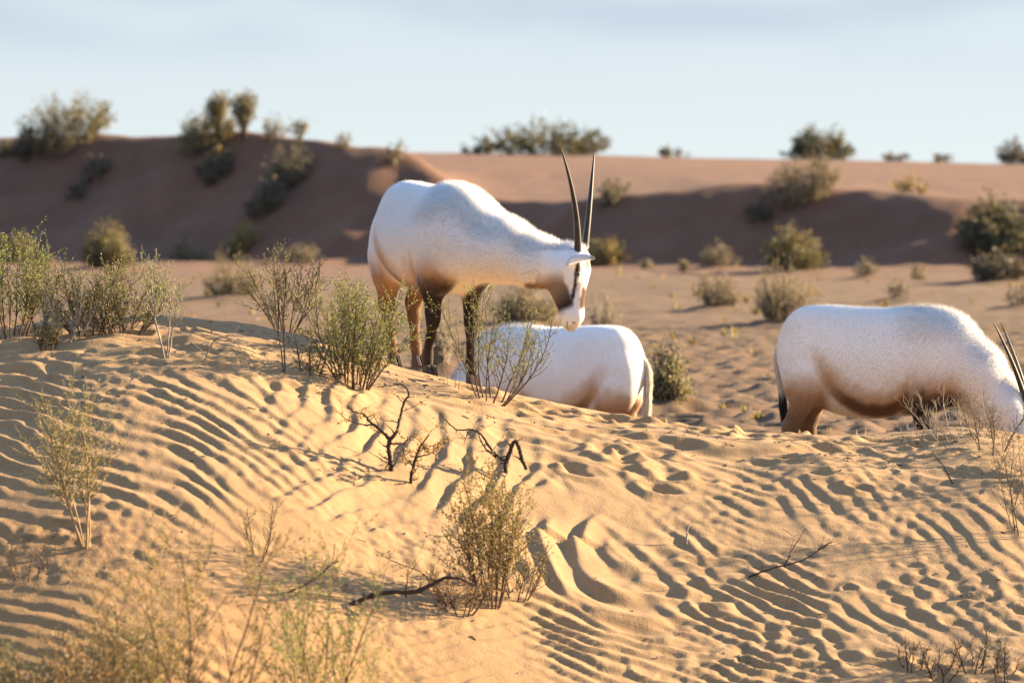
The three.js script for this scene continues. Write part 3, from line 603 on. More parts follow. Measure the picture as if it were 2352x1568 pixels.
      for (let i = 0; i < NU; i++) for (let j = 0; j < NV; j++) { const a = at + i * (NV + 1) + j; if (lay) ear.i.push(a, a + NV + 2, a + 1, a, a + NV + 1, a + NV + 2); else ear.i.push(a, a + 1, a + NV + 2, a, a + NV + 2, a + NV + 1); }
    }
    ear.mesh('ear', furMat, root);
    const eye = new THREE.Mesh(new THREE.SphereGeometry(0.0155, 18, 12), eyeMat); eye.name = 'eye'; eye.position.set(...hp(0.026, 0.049, 0.0575 * s)); root.add(eye);
  }
  // hooves: two toes a foot
  for (const [list, x0, z0] of [[pose.hind, -0.335, 0.066], [pose.fore, 0.245, 0.095]]) for (const s of [1, -1]) for (const t of [1, -1]) {
    const L = list[s > 0 ? 0 : 1], sh = new THREE.Shape(); sh.moveTo(-0.028, 0); sh.lineTo(0.045, 0); sh.quadraticCurveTo(0.05, 0.008, 0.04, 0.018); sh.lineTo(0.016, 0.05); sh.lineTo(-0.022, 0.048); sh.closePath();
    const gm = new THREE.ExtrudeGeometry(sh, { depth: 0.014, bevelEnabled: true, bevelSize: 0.004, bevelThickness: 0.004, bevelSegments: 2 }); gm.translate(0, 0, -0.007);
    const hf = new THREE.Mesh(gm, hoofMat); // partly sunk in the sand
    hf.name = 'hoof'; hf.position.set(x0 + L[0], L[1] + 0.004, z0 * s + 0.0135 * t); root.add(hf);
  }
  // tail: a rod of short white hair that ends in a long tuft
  {
    const r = rng(pose.seed + 9), T = pose.tail, rod = new Geo(), path = [];
    const cur = new THREE.CatmullRomCurve3(T.map((p) => new THREE.Vector3(...p)));
    for (let k = 0; k <= 20; k++) { const t = k / 20, p = cur.getPoint(t); path.push([p.x, p.y, p.z, lerp(0.022, 0.006, t)]); }
    rod.tube(path, 8, [0.80, 0.74, 0.66]);
    const tail = rod.mesh('tail', coatMat, root), tuft = new Geo();
    for (let i = 0; i < 2600; i++) {
      const t = 0.05 + 0.95 * r() ** 0.8, p = cur.getPoint(t), q = cur.getTangent(t), black = t > pose.tailDark, len = t < pose.tailDark ? 0.04 + 0.07 * t : 0.10 + 0.05 * r();
      const o = [(r() - 0.5), (r() - 0.5), (r() - 0.5)], L = Math.hypot(...o) || 1, rr = lerp(0.022, 0.008, t), k = 0.8 + 0.3 * r(), c = black ? [0.02 * k, 0.016 * k, 0.013 * k] : [0.80 * k, 0.74 * k, 0.64 * k];
      const x = p.x + o[0] / L * rr, y = p.y + o[1] / L * rr, z = p.z + o[2] / L * rr, bush = pose.tailDark > 0.9 ? 0.5 : 0.24, dx = q.x + o[0] * bush, dy = q.y + o[1] * 0.1 - 0.2, dz = q.z + o[2] * bush, dl = Math.hypot(dx, dy, dz);
      tuft.leaf(x, y, z, dx / dl, dy / dl, dz / dl, len * (0.6 + 0.6 * r()), 0.0016, c, r);
    }
    tuft.mesh('tail_hair', furMat, tail, 'stuff');
  }
  return root;
}

// the one that stands on the crest, three quarters toward us, head lowered to the right
{
  const A = 66 * Math.PI / 180, ca = Math.cos(A), sa = Math.sin(A);
  const loc = (cx, cy, vz) => { const vx = (cx - 478) / 1152, y = (1310 - cy) / 1152; return [ca * vx + sa * vz, y, -sa * vx + ca * vz]; };   // measured across the picture plane, then turned into the animal's own axes
  const dir = (vx, vy, vz) => [ca * vx + sa * vz, vy, -sa * vx + ca * vz];
  const o = buildOryx({
    seed: 11, hairs: 120000, rump: 0.03, chest: 0.018, belly: -0.02,
    hind: [[0.02, 0.075], [0.0, 0.072]], fore: [[-0.07, 0.045, 0.0], [0.0, 0.0, 0.0]],
    neck: [[0.30, 0.715, 0, 0.17], [...loc(850, 578, 0.44), 0.140], [...loc(1020, 638, 0.51), 0.110], [...loc(1160, 662, 0.55), 0.095]],
    hornLength: 0.485, head: { o: loc(1218, 670, 0.57), m: dir(0.02, -1, 0.06), n: dir(0.91, 0.02, 0.41) },
    earNear: [-0.02, 0.95, 0.30], earFar: [-0.3, -0.5, -0.8], hornBack: -0.004,
    tail: [[-0.46, 0.80, 0.0], [-0.51, 0.70, 0.02], [-0.50, 0.55, 0.03], [-0.46, 0.40, 0.04]], tailDark: 0.62,
  });
  o.rotation.y = -A;
  const d = 26.1, x0 = (1089.6 - 1176) / FPX * d - (700 - 478) / 1152;
  o.position.set(x0, EYE - (880 - 400) / FPX * d - 0.010, -d);
  scene.add(named(o, 'oryx', 'white horned antelope standing on the dune crest with lowered head', 'antelope', 'white antelopes grazing among the dunes'));
}
// the one half hidden behind the crest, facing left
{
  const o = buildOryx({
    seed: 12, hairs: 80000, low: 0.01, belly: 0.03,
    hind: [[0.02, 0], [0.07, 0]], fore: [[0.02, 0], [-0.08, 0]],
    neck: [[0.31, 0.71, 0, 0.165], [0.46, 0.58, 0, 0.14], [0.60, 0.40, 0, 0.112], [0.69, 0.23, 0.0, 0.095]],
    head: { o: [0.75, 0.165, 0.0], m: [0.85, -0.53, 0], n: [0.53, 0.85, 0] },
    earNear: [-0.3, 0.3, 0.9], earFar: [-0.3, 0.3, -0.9],
    tail: [[-0.44, 0.80, 0.0], [-0.49, 0.70, 0.0], [-0.495, 0.55, 0.0], [-0.485, 0.33, 0.0]], tailDark: 0.93,
  });
  const d = 28.4; o.rotation.y = 163 * Math.PI / 180; o.scale.setScalar(0.94);
  const x = pxX(1285, d); o.position.set(x, -0.065, -d);
  scene.add(named(o, 'oryx_001', 'white antelope half hidden behind the dune crest, facing left, only its back and rump showing', 'antelope', 'white antelopes grazing among the dunes'));
}
// the one grazing at the right edge
{
  const o = buildOryx({
    seed: 13, hairs: 120000, low: 0.018, belly: 0.035,
    hind: [[-0.01, 0], [0.11, 0]], fore: [[0.02, 0], [0.10, 0]],
    neck: [[0.32, 0.70, 0, 0.175], [0.47, 0.60, 0, 0.150], [0.61, 0.44, 0.0, 0.118], [0.70, 0.30, 0.0, 0.098]],
    head: { o: [0.745, 0.235, 0.0], m: [0.26, -0.96, 0.05], n: [0.96, 0.26, 0.10] },
    earNear: [-0.2, 0.5, 0.8], earFar: [-0.2, 0.5, -0.8], hornBack: -0.03, hornLength: 0.58,
    tail: [[-0.43, 0.80, 0.0], [-0.475, 0.70, 0.01], [-0.462, 0.55, 0.02], [-0.440, 0.37, 0.02]], tailDark: 0.68,
  });
  const d = 27.3; o.rotation.y = -4 * Math.PI / 180;
  o.position.set(pxX(2012, d), 0.005, -d);
  scene.add(named(o, 'oryx_002', 'white antelope with a dark flank band grazing at the right edge', 'antelope', 'white antelopes grazing among the dunes'));
}

// ------------------------------------------------------------------ twiggy shrubs of the near dune
const BARK = { brown: [0.10, 0.062, 0.038], grey: [0.30, 0.25, 0.20], dark: [0.045, 0.028, 0.02], straw: [0.36, 0.25, 0.13] };
const LEAF = { green: [[0.26, 0.30, 0.05], [0.34, 0.34, 0.07], [0.17, 0.22, 0.05]], olive: [[0.24, 0.24, 0.06], [0.15, 0.17, 0.05], [0.32, 0.28, 0.08]], dry: [[0.42, 0.26, 0.08], [0.36, 0.20, 0.06], [0.46, 0.34, 0.13]], yellow: [[0.34, 0.26, 0.06], [0.28, 0.25, 0.055], [0.36, 0.22, 0.06]], darkgreen: [[0.09, 0.11, 0.04], [0.13, 0.14, 0.05], [0.17, 0.16, 0.05]] };
function shrub(name, label, category, p, o, group) {
  const r = rng(o.seed), root = new THREE.Group(), twigs = new Geo(), leaves = new Geo();
  const bark = BARK[o.bark ?? 'brown'], leafC = LEAF[o.leaf ?? 'green'], h = o.h;
  const vary = (c) => { const k = 0.62 + 0.42 * r(); return [c[0] * k, c[1] * k, c[2] * k]; };
  function path(start, dir, len, segs, r0, r1, up, wig) {
    const out = [[...start, r0]]; let [x, y, z] = start, [dx, dy, dz] = dir;
    for (let k = 1; k <= segs; k++) {
      dx += (r() - 0.5) * wig; dy += up + (r() - 0.5) * wig * 0.6; dz += (r() - 0.5) * wig; const l = Math.hypot(dx, dy, dz); dx /= l; dy /= l; dz /= l;
      x += dx * len / segs; y += dy * len / segs; z += dz * len / segs; out.push([x, y, z, lerp(r0, r1, k / segs)]);
    }
    return out;
  }
  const turn = (d, a) => { const p1 = r() * 6.2832; let x = Math.cos(p1), y = Math.sin(p1) * 0.6, z = Math.sin(p1); const q = x * d[0] + y * d[1] + z * d[2]; x -= q * d[0]; y -= q * d[1]; z -= q * d[2]; const m = Math.hypot(x, y, z) || 1, c = Math.cos(a), s = Math.sin(a); return [d[0] * c + x / m * s, d[1] * c + y / m * s, d[2] * c + z / m * s]; };
  const dirAt = (P, k) => { const a = P[Math.max(0, k - 1)], b = P[Math.min(P.length - 1, k + 1)], x = b[0] - a[0], y = b[1] - a[1], z = b[2] - a[2], l = Math.hypot(x, y, z) || 1; return [x / l, y / l, z / l]; };
  function foliage(P, from, dens, size) {
    for (let k = 1; k < P.length; k++) {
      if (k / (P.length - 1) < from) continue;
      const a = P[k - 1], b = P[k], L = Math.hypot(b[0] - a[0], b[1] - a[1], b[2] - a[2]), d = dirAt(P, k), cnt = Math.floor(L * dens + r());
      for (let i = 0; i < cnt; i++) { const t = r(), q = turn(d, 0.5 + 0.6 * r()), c = leafC[Math.floor(r() * leafC.length)]; leaves.leaf(lerp(a[0], b[0], t), lerp(a[1], b[1], t), lerp(a[2], b[2], t), q[0], q[1], q[2], size * (0.6 + 0.8 * r()), size * 0.22, vary(c), r); }
    }
  }
  const wig = o.wig ?? 0.3, up = o.up ?? 0.06, dens = o.dens ?? 90, size = o.size ?? 0.011, R = o.r ?? 0.004;
  for (let s = 0; s < o.stems; s++) {
    const phi = (s + r() * 0.8) / o.stems * 6.2832, sp = (o.spread ?? 0.5) * (0.35 + 0.75 * r()), b = (o.foot ?? 0.03);
    let d = [Math.cos(phi) * sp + (o.lean?.[0] ?? 0), 1, Math.sin(phi) * sp * 0.8 + (o.lean?.[1] ?? 0)]; const l = Math.hypot(...d); d = d.map((v) => v / l);
    const P = path([Math.cos(phi) * b, -0.03, Math.sin(phi) * b], d, h * (0.65 + 0.4 * r()) * 1.1, 11, R * (0.7 + 0.5 * r()), R * 0.28, up, wig * 0.7);
    const sm = new Geo(); sm.tube(P, 6, (t) => { const k = 0.8 + 0.4 * r(); return [bark[0] * k, bark[1] * k, bark[2] * k]; }); sm.mesh('stem', barkMat, root);
    foliage(P, o.leafFrom ?? 0.35, dens * 0.7, size);
    for (let k = 1; k < P.length - 1; k++) {
      const f = k / (P.length - 1); if (f < (o.bare ?? 0.2)) continue;
      const nb = Math.floor((o.side ?? 1.2) + r());
      for (let j = 0; j < nb; j++) {
        const q = turn(dirAt(P, k), (o.angle ?? 0.75) * (0.6 + 0.7 * r())), Q = path(P[k].slice(0, 3), q, h * (o.sideLen ?? 0.38) * (1 - 0.45 * f) * (0.5 + 0.8 * r()), 7, P[k][3] * 0.62, 0.0007, up * 1.5, wig);
        twigs.tube(Q, 4, vary(bark)); foliage(Q, (o.leafFrom ?? 0.35) * 0.6, dens, size);
        const nt = Math.floor((o.twig ?? 1.5) + r());
        for (let i = 0; i < nt; i++) { const kk = 1 + Math.floor(r() * 5), w = turn(dirAt(Q, kk), 0.7 + 0.4 * r()), T = path(Q[kk].slice(0, 3), w, h * 0.16 * (0.5 + r()), 4, Q[kk][3] * 0.6, 0.0006, up * 2, wig); twigs.tube(T, 3, vary(bark)); foliage(T, 0.1, dens * 1.1, size); }
      }
    }
  }
  if (!twigs.empty) twigs.mesh('twigs', barkMat, root, 'stuff');
  if (!leaves.empty) leaves.mesh(o.leaf === 'dry' ? 'dry_leaves' : 'leaves', leafMat, root, 'stuff');
  root.position.set(p.x, p.y, -p.d);
  scene.add(named(root, numbered(name), label, category, group)); return root;
}
// a shrub whose foot shows at picture point (X, Y) and that is px pixels tall; D sets a distance instead where the foot is out of sight
function plant(name, label, category, X, Y, px, o, group, D) {
  const p = D ? { x: pxX(X, D), d: D, y: H(pxX(X, D), D) } : hit(X, Y, 18.2, 60);
  return shrub(name, label, category, p, { h: px / FPX * p.d, ...o }, group);
}
const GC = 'leafy desert shrubs along the near crest', GD = 'dead twigs on the near dune', GF = 'blurred shrubs low on the near dune';
plant('saltbush', 'leafy green bush on the crest cut by the left edge', 'shrub', 25, 775, 225, { seed: 1, stems: 14, spread: 0.6, foot: 0.06, dens: 130, side: 1.7, leaf: 'green', size: 0.012 }, GC);
plant('saltbush', 'dark woody shrub with a bare crooked stem near the left edge', 'shrub', 97, 760, 175, { seed: 2, stems: 3, spread: 0.45, r: 0.008, bark: 'dark', dens: 60, side: 1.7, twig: 2, wig: 0.5, leaf: 'darkgreen' }, GC);
plant('saltbush', 'bush on the left crest with one tall thin shoot rising above it', 'shrub', 205, 765, 200, { seed: 3, stems: 15, spread: 0.85, foot: 0.06, dens: 100, side: 1.5, leaf: 'olive', size: 0.012, bare: 0.1 }, GC);
plant('saltbush', 'low spreading bush on the crest left of the forked shrub', 'shrub', 285, 762, 150, { seed: 4, stems: 14, spread: 1.0, foot: 0.06, dens: 100, side: 1.5, leaf: 'olive', size: 0.012, bare: 0.1 }, GC);
plant('saltbush', 'grey twiggy bush on the crest between the leafy ones at left', 'shrub', 150, 780, 130, { seed: 24, stems: 8, spread: 0.8, dens: 40, side: 1.6, bark: 'grey', leaf: 'olive' }, GC);
plant('saltbush', 'forked shrub with a bare pale trunk in front of the left crest', 'shrub', 382, 822, 225, { seed: 5, stems: 4, spread: 0.42, foot: 0.006, bare: 0.42, leafFrom: 0.45, r: 0.0048, bark: 'grey', side: 1.7, up: 0.10, dens: 100, lean: [0.05, 0], leaf: 'green' }, GC);
plant('saltbush', 'small upright yellow tuft in front of the left bushes', 'shrub', 108, 803, 62, { seed: 6, stems: 12, spread: 0.35, dens: 120, side: 0.8, leaf: 'yellow' }, GC);
plant('saltbush', 'thin shrub on one straight stem left of the standing animal', 'shrub', 650, 854, 245, { seed: 7, stems: 2, spread: 0.12, foot: 0.004, bare: 0.5, leafFrom: 0.5, r: 0.0034, side: 1.9, up: 0.09, sideLen: 0.42, dens: 80, leaf: 'darkgreen' }, GC);
plant('saltbush', 'dense dark shrub behind the crest left of the standing animal', 'shrub', 655, 790, 190, { seed: 8, stems: 11, spread: 0.7, dens: 95, side: 1.3, leaf: 'olive' }, GC, 26.35);
plant('saltbush', 'small twiggy shrub at the foot of the one straight stem', 'shrub', 715, 858, 95, { seed: 18, stems: 5, spread: 0.6, dens: 40, side: 1, leaf: 'olive' }, GC);
plant('saltbush', 'dense leafy green bush in front of the hind legs of the standing animal', 'shrub', 815, 888, 240, { seed: 9, stems: 18, spread: 0.56, lean: [0.06, 0], foot: 0.05, dens: 120, side: 1.4, r: 0.0042, leaf: 'green', bare: 0.12, size: 0.012 }, GC);
plant('saltbush', 'green bush half hidden behind the crest beside the dense leafy one', 'shrub', 780, 830, 190, { seed: 19, stems: 8, spread: 0.5, dens: 100, side: 1.4, leaf: 'olive' }, GC);
plant('saltbush', 'open fan of leafy twigs in front of the half hidden animal', 'shrub', 1130, 921, 240, { seed: 10, stems: 10, spread: 0.95, lean: [0.22, 0], foot: 0.05, bare: 0.25, dens: 85, side: 1.5, r: 0.0042, sideLen: 0.36, up: 0.08, leaf: 'green', size: 0.011 }, GC);
plant('dead_twig', 'pair of short grey twigs left of the open leafy fan', 'twig', 1048, 894, 75, { seed: 20, stems: 3, spread: 0.3, dens: 6, side: 0.6, r: 0.002, bark: 'grey', leaf: 'dry' }, GC);
plant('dry_sprig', 'few dry sprigs on the sand left of the dense leafy bush', 'twig', 770, 872, 60, { seed: 21, stems: 6, spread: 0.8, foot: 0.09, dens: 12, side: 0.6, r: 0.0018, bark: 'brown', leaf: 'dry' }, GD);
plant('dead_twig', 'bundle of grey dead twigs in front of the head of the right animal', 'twig', 2210, 1005, 120, { seed: 22, stems: 12, spread: 1.0, foot: 0.10, dens: 4, side: 1.4, r: 0.0026, bark: 'grey', wig: 0.55, leaf: 'dry' }, GD);
plant('dead_twig', 'taller dead shrub under the horns at the right edge', 'twig', 2280, 1036, 145, { seed: 23, stems: 6, spread: 0.8, foot: 0.05, dens: 16, side: 1.6, r: 0.0034, bark: 'brown', wig: 0.5, leaf: 'olive' }, GD);
plant('dead_twig', 'low dead twigs on the crest left of the right animal head', 'twig', 2120, 1003, 62, { seed: 25, stems: 7, spread: 1.1, foot: 0.08, dens: 0, side: 1, r: 0.002, bark: 'grey', wig: 0.5 }, GD);
plant('saltbush', 'tall sparse shrub standing against the right edge', 'shrub', 2352, 1225, 240, { seed: 26, stems: 7, spread: 0.5, dens: 22, side: 1.4, r: 0.003, leaf: 'olive' }, GD);
plant('saltbush', 'big shrub beyond the right edge that shades the ripples', 'shrub', 2540, 1100, 260, { seed: 27, stems: 6, spread: 0.6, dens: 45, side: 1.2, r: 0.005, leaf: 'olive' }, GD);
// dead plants low at right
[[2100, 1530, 80, 'leftmost of the dead stubs in the lower right corner'], [2165, 1556, 95, 'second of the dead stubs in the lower right corner'], [2238, 1542, 105, 'tallest dead stub in the lower right corner'], [2305, 1560, 95, 'dead stub nearest the lower right corner']]
  .forEach(([X, Y, h, l], i) => plant('dead_stub', l, 'twig', X, Y, h, { seed: 40 + i, stems: 6, spread: 0.8, foot: 0.03, dens: 10, side: 1.3, r: 0.0035, bark: 'dark', wig: 0.6, leaf: 'dry' }, GD));
// blurred foreground
plant('saltbush', 'tall feathery shrub with a thin trunk in the left foreground', 'shrub', 195, 1258, 385, { seed: 51, stems: 7, spread: 0.30, foot: 0.012, lean: [-0.10, 0], bare: 0.3, leafFrom: 0.4, dens: 80, side: 2.2, r: 0.0046, bark: 'straw', leaf: 'olive', size: 0.013 }, GF);
plant('saltbush', 'yellow green bushy shrub at the bottom middle', 'shrub', 1130, 1388, 300, { seed: 52, stems: 13, spread: 0.46, dens: 100, side: 1.8, leaf: 'yellow', size: 0.014 }, GF);
plant('saltbush', 'low dry spreading shrub around the fallen branch', 'shrub', 1060, 1405, 130, { seed: 53, stems: 10, spread: 1.1, dens: 55, side: 1.4, leaf: 'dry' }, GF);
plant('saltbush', 'low yellow shrub right of the fallen branch', 'shrub', 1190, 1375, 140, { seed: 54, stems: 9, spread: 0.9, dens: 60, side: 1.4, leaf: 'yellow' }, GF);
plant('saltbush', 'two forked twigs with green tips in the left middle foreground', 'shrub', 590, 1288, 135, { seed: 55, stems: 4, spread: 0.75, foot: 0.012, bare: 0.3, dens: 28, side: 1, r: 0.0036, leaf: 'green' }, GF);
plant('dry_sprig', 'short dry sprigs by the left edge below the feathery shrub', 'twig', 60, 1330, 110, { seed: 56, stems: 6, spread: 0.7, dens: 8, side: 1, r: 0.0022, bark: 'brown', leaf: 'dry' }, GF);
[[330, 18.9, 0.72, 'blurred pale shrub rising from the bottom edge at left', 'yellow', 5], [450, 18.4, 0.85, 'tall blurred shrub rising from the bottom edge left of the middle', 'yellow', 4], [40, 18.6, 0.48, 'dense blurred bush in the lower left corner', 'olive', 12], [170, 18.3, 0.50, 'blurred brown bush second from the lower left corner', 'dry', 11], [270, 18.8, 0.42, 'low blurred brown bush at the bottom edge', 'olive', 10], [720, 18.7, 0.72, 'blurred green shrub at the bottom edge below the fallen branch', 'green', 6], [800, 18.2, 0.65, 'faint blurred shrub at the bottom edge right of the green one', 'green', 4]]
  .forEach(([X, D, h, l, leaf, st], i) => plant('saltbush', l, 'shrub', X, 0, 0, { seed: 60 + i, h, stems: Math.round(st * (i > 1 && i < 5 ? 2 : 1.1)), spread: 0.5, dens: 70, side: 1.7, r: 0.0044, leaf, bark: i % 2 ? 'brown' : 'straw', size: 0.014 }, GF, D));

// ------------------------------------------------------------------ hand drawn dead branches: lists of points in metres, from the foot
function branch(name, label, X, Y, lists, bark, group, o = {}) {
  const p = hit(X, Y, 18.2, 60), k = p.d / FPX, root = new THREE.Group(), r = rng(o.seed ?? 3), twigs = new Geo(), dry = new Geo();
  lists.forEach(([pts, r0, r1], n) => {
    const cv = new THREE.CatmullRomCurve3(pts.map(([a, b, z = 0]) => new THREE.Vector3((a - X) * k, (Y - b) * k, z))), path = [], K = pts.length * 5;
    for (let i = 0; i <= K; i++) { const t = i / K, q = cv.getPoint(t); path.push([q.x + (r() - 0.5) * 0.004, q.y + (r() - 0.5) * 0.004, q.z + (r() - 0.5) * 0.006, lerp(r0, r1, t) * (0.85 + 0.35 * r())]); }
    const g = new Geo(), c = BARK[bark]; g.tube(path, 7, () => { const v = 0.75 + 0.5 * r(); return c.map((q) => q * v); });
    g.mesh(n ? 'branch' : 'stem', barkMat, root);
    for (let i = 0; i < (o.twigs ?? 6); i++) {
      const at = path[3 + Math.floor(r() * (K - 4))], a = r() * 6.28, L = 0.03 + 0.07 * r(), tp = []; let x = at[0], y = at[1], z = at[2], dx = Math.cos(a), dy = Math.sin(a) * 0.6 + 0.35, dz = (r() - 0.5) * 1.4;
      for (let s = 0; s <= 4; s++) { tp.push([x, y, z, lerp(at[3] * 0.45, 0.0006, s / 4)]); x += dx * L / 4; y += dy * L / 4; z += dz * L / 4; dx += (r() - 0.5) * 0.7; dy += (r() - 0.5) * 0.7; }
      twigs.tube(tp, 4, c);
      for (let s = 0; s < (o.dry ?? 0); s++) { const q = [r() - 0.5, r() - 0.3, r() - 0.5], l = Math.hypot(...q), e = tp[1 + Math.floor(r() * 4)]; dry.leaf(e[0], e[1], e[2], q[0] / l, q[1] / l, q[2] / l, 0.010 + 0.012 * r(), 0.004, LEAF.dry[Math.floor(r() * 3)], r); }
    }
  });
  if (!twigs.empty) twigs.mesh('twigs', barkMat, root, 'stuff');
  if (!dry.empty) dry.mesh('dry_leaves', leafMat, root, 'stuff');
  root.position.set(p.x, p.y, -p.d); scene.add(named(root, numbered(name), label, 'branch', group)); return root;
}
branch('dead_branch', 'forked dark dead branch with a hooked arm in the middle of the dune', 898, 1079, [
  [[[898, 1092], [897, 1060], [892, 1030], [895, 1010]], 0.011, 0.009],
  [[[895, 1010], [878, 992], [850, 970], [835, 952, 0.02], [812, 945, 0.04], [798, 930, 0.05]], 0.008, 0.002],
  [[[895, 1012], [912, 990], [918, 960, -0.02], [926, 930, -0.03], [938, 905, -0.03], [925, 886, -0.03], [895, 886, -0.02], [865, 890]], 0.0075, 0.002],
  [[[860, 977], [830, 975, 0.03], [800, 965, 0.05], [770, 940, 0.06]], 0.004, 0.001],
], 'dark', GD, { seed: 71, twigs: 9, dry: 3 });
branch('dead_branch', 'small dark dead stem with orange dry leaves right of the forked branch', 944, 1109, [
  [[[942, 1120], [946, 1085], [955, 1050], [968, 1023], [985, 1000]], 0.008, 0.003], [[[955, 1052], [990, 1040, 0.03], [1015, 1010, 0.05]], 0.004, 0.001], [[[950, 1075], [925, 1040, -0.04], [935, 1005, -0.05]], 0.004, 0.001],
], 'dark', GD, { seed: 72, twigs: 12, dry: 9 });
branch('dead_branch', 'bent dead branch like an upturned V with a long arm to the left', 1161, 1083, [
  [[[1160, 1095], [1163, 1060], [1172, 1035], [1184, 1012], [1192, 1030], [1198, 1052], [1208, 1078]], 0.0095, 0.008],
  [[[1163, 1062], [1135, 1040, 0.03], [1108, 1000, 0.04], [1085, 985, 0.05], [1050, 985, 0.06], [1022, 962, 0.06], [1010, 945, 0.07]], 0.006, 0.002],
  [[[1140, 1050, 0.02], [1112, 1025, 0.02], [1095, 985, 0.03]], 0.005, 0.002], [[[1075, 990, 0.05], [1065, 1020, 0.06]], 0.003, 0.001],
], 'dark', GD, { seed: 73, twigs: 6, dry: 1 });
branch('dead_branch', 'arched dry stem bowing to the right on the left slope', 470, 830, [[[[468, 838], [480, 806], [494, 784], [510, 778], [535, 788], [555, 806]], 0.0045, 0.0015], [[[494, 790], [540, 800, 0.03], [600, 818, 0.06], [650, 850, 0.1]], 0.0025, 0.001]], 'grey', GD, { seed: 74, twigs: 4 });
branch('fallen_branch', 'thick fallen branch curving over the sand at the bottom middle', 830, 1392, [
  [[[770, 1410, 0.02], [830, 1378], [880, 1362], [960, 1360, -0.02], [1000, 1340, -0.03], [1030, 1328, -0.04], [1070, 1338, -0.05]], 0.011, 0.006], [[[930, 1372, -0.01], [935, 1330, 0], [940, 1290, 0.02]], 0.004, 0.001], [[[1000, 1345, -0.02], [960, 1310, 0.04], [900, 1285, 0.06], [860, 1260, 0.07]], 0.003, 0.001],
], 'dark', GF, { seed: 75, twigs: 9, dry: 3 });
branch('fallen_branch', 'thin curved stick lying left of the thick fallen branch', 665, 1360, [[[[650, 1368], [700, 1345], [735, 1322], [765, 1296], [778, 1290]], 0.005, 0.003]], 'brown', GF, { seed: 76, twigs: 3 });
branch('fallen_branch', 'long dead branch lying on the slope at right with upturned tips', 1740, 1318, [
  [[[1720, 1326, 0.02], [1780, 1305], [1840, 1292, -0.03], [1880, 1270, -0.05], [1915, 1248, -0.08]], 0.0045, 0.0015], [[[1870, 1278, -0.04], [1885, 1262, -0.03], [1915, 1246]], 0.002, 0.001], [[[1805, 1300, -0.02], [1818, 1270, 0], [1850, 1216, 0.01]], 0.003, 0.0012],
], 'dark', GD, { seed: 77, twigs: 7 });
branch('dead_twig', 'short upright stick alone right of the swirled ripples', 1578, 1254, [[[[1577, 1262], [1579, 1230], [1583, 1210]], 0.004, 0.003]], 'grey', GD, { seed: 78, twigs: 1 });
branch('dead_twig', 'single slanting stick on the slope under the right animal', 2188, 1112, [[[[2192, 1118], [2175, 1085, 0.01], [2155, 1055, 0.02], [2138, 1040, 0.03]], 0.004, 0.0015]], 'dark', GD, { seed: 79, twigs: 5 });

// ------------------------------------------------------------------ bushes of the plain and the far dune
const BK = {
  olive: { leaf: [[0.22, 0.175, 0.04], [0.28, 0.21, 0.055], [0.12, 0.11, 0.04]], size: 0.040 }, green: { leaf: [[0.075, 0.085, 0.035], [0.11, 0.105, 0.04], [0.19, 0.15, 0.045]], size: 0.050 },
  dark: { leaf: [[0.13, 0.10, 0.045], [0.09, 0.075, 0.04], [0.17, 0.125, 0.055]], size: 0.045 }, straw: { leaf: [[0.30, 0.235, 0.11], [0.20, 0.165, 0.08], [0.33, 0.25, 0.12], [0.15, 0.13, 0.065]], size: 0.034 },
  gold: { leaf: [[0.44, 0.32, 0.05], [0.36, 0.25, 0.05], [0.24, 0.18, 0.05]], size: 0.040 }, upright: { leaf: [[0.23, 0.18, 0.05], [0.15, 0.125, 0.04], [0.28, 0.21, 0.065]], size: 0.040 }, twigs: { leaf: [[0.28, 0.24, 0.13], [0.2, 0.18, 0.1]], size: 0.022 }, loose: { leaf: [[0.33, 0.28, 0.09], [0.25, 0.22, 0.08], [0.36, 0.28, 0.12]], size: 0.026 },
};
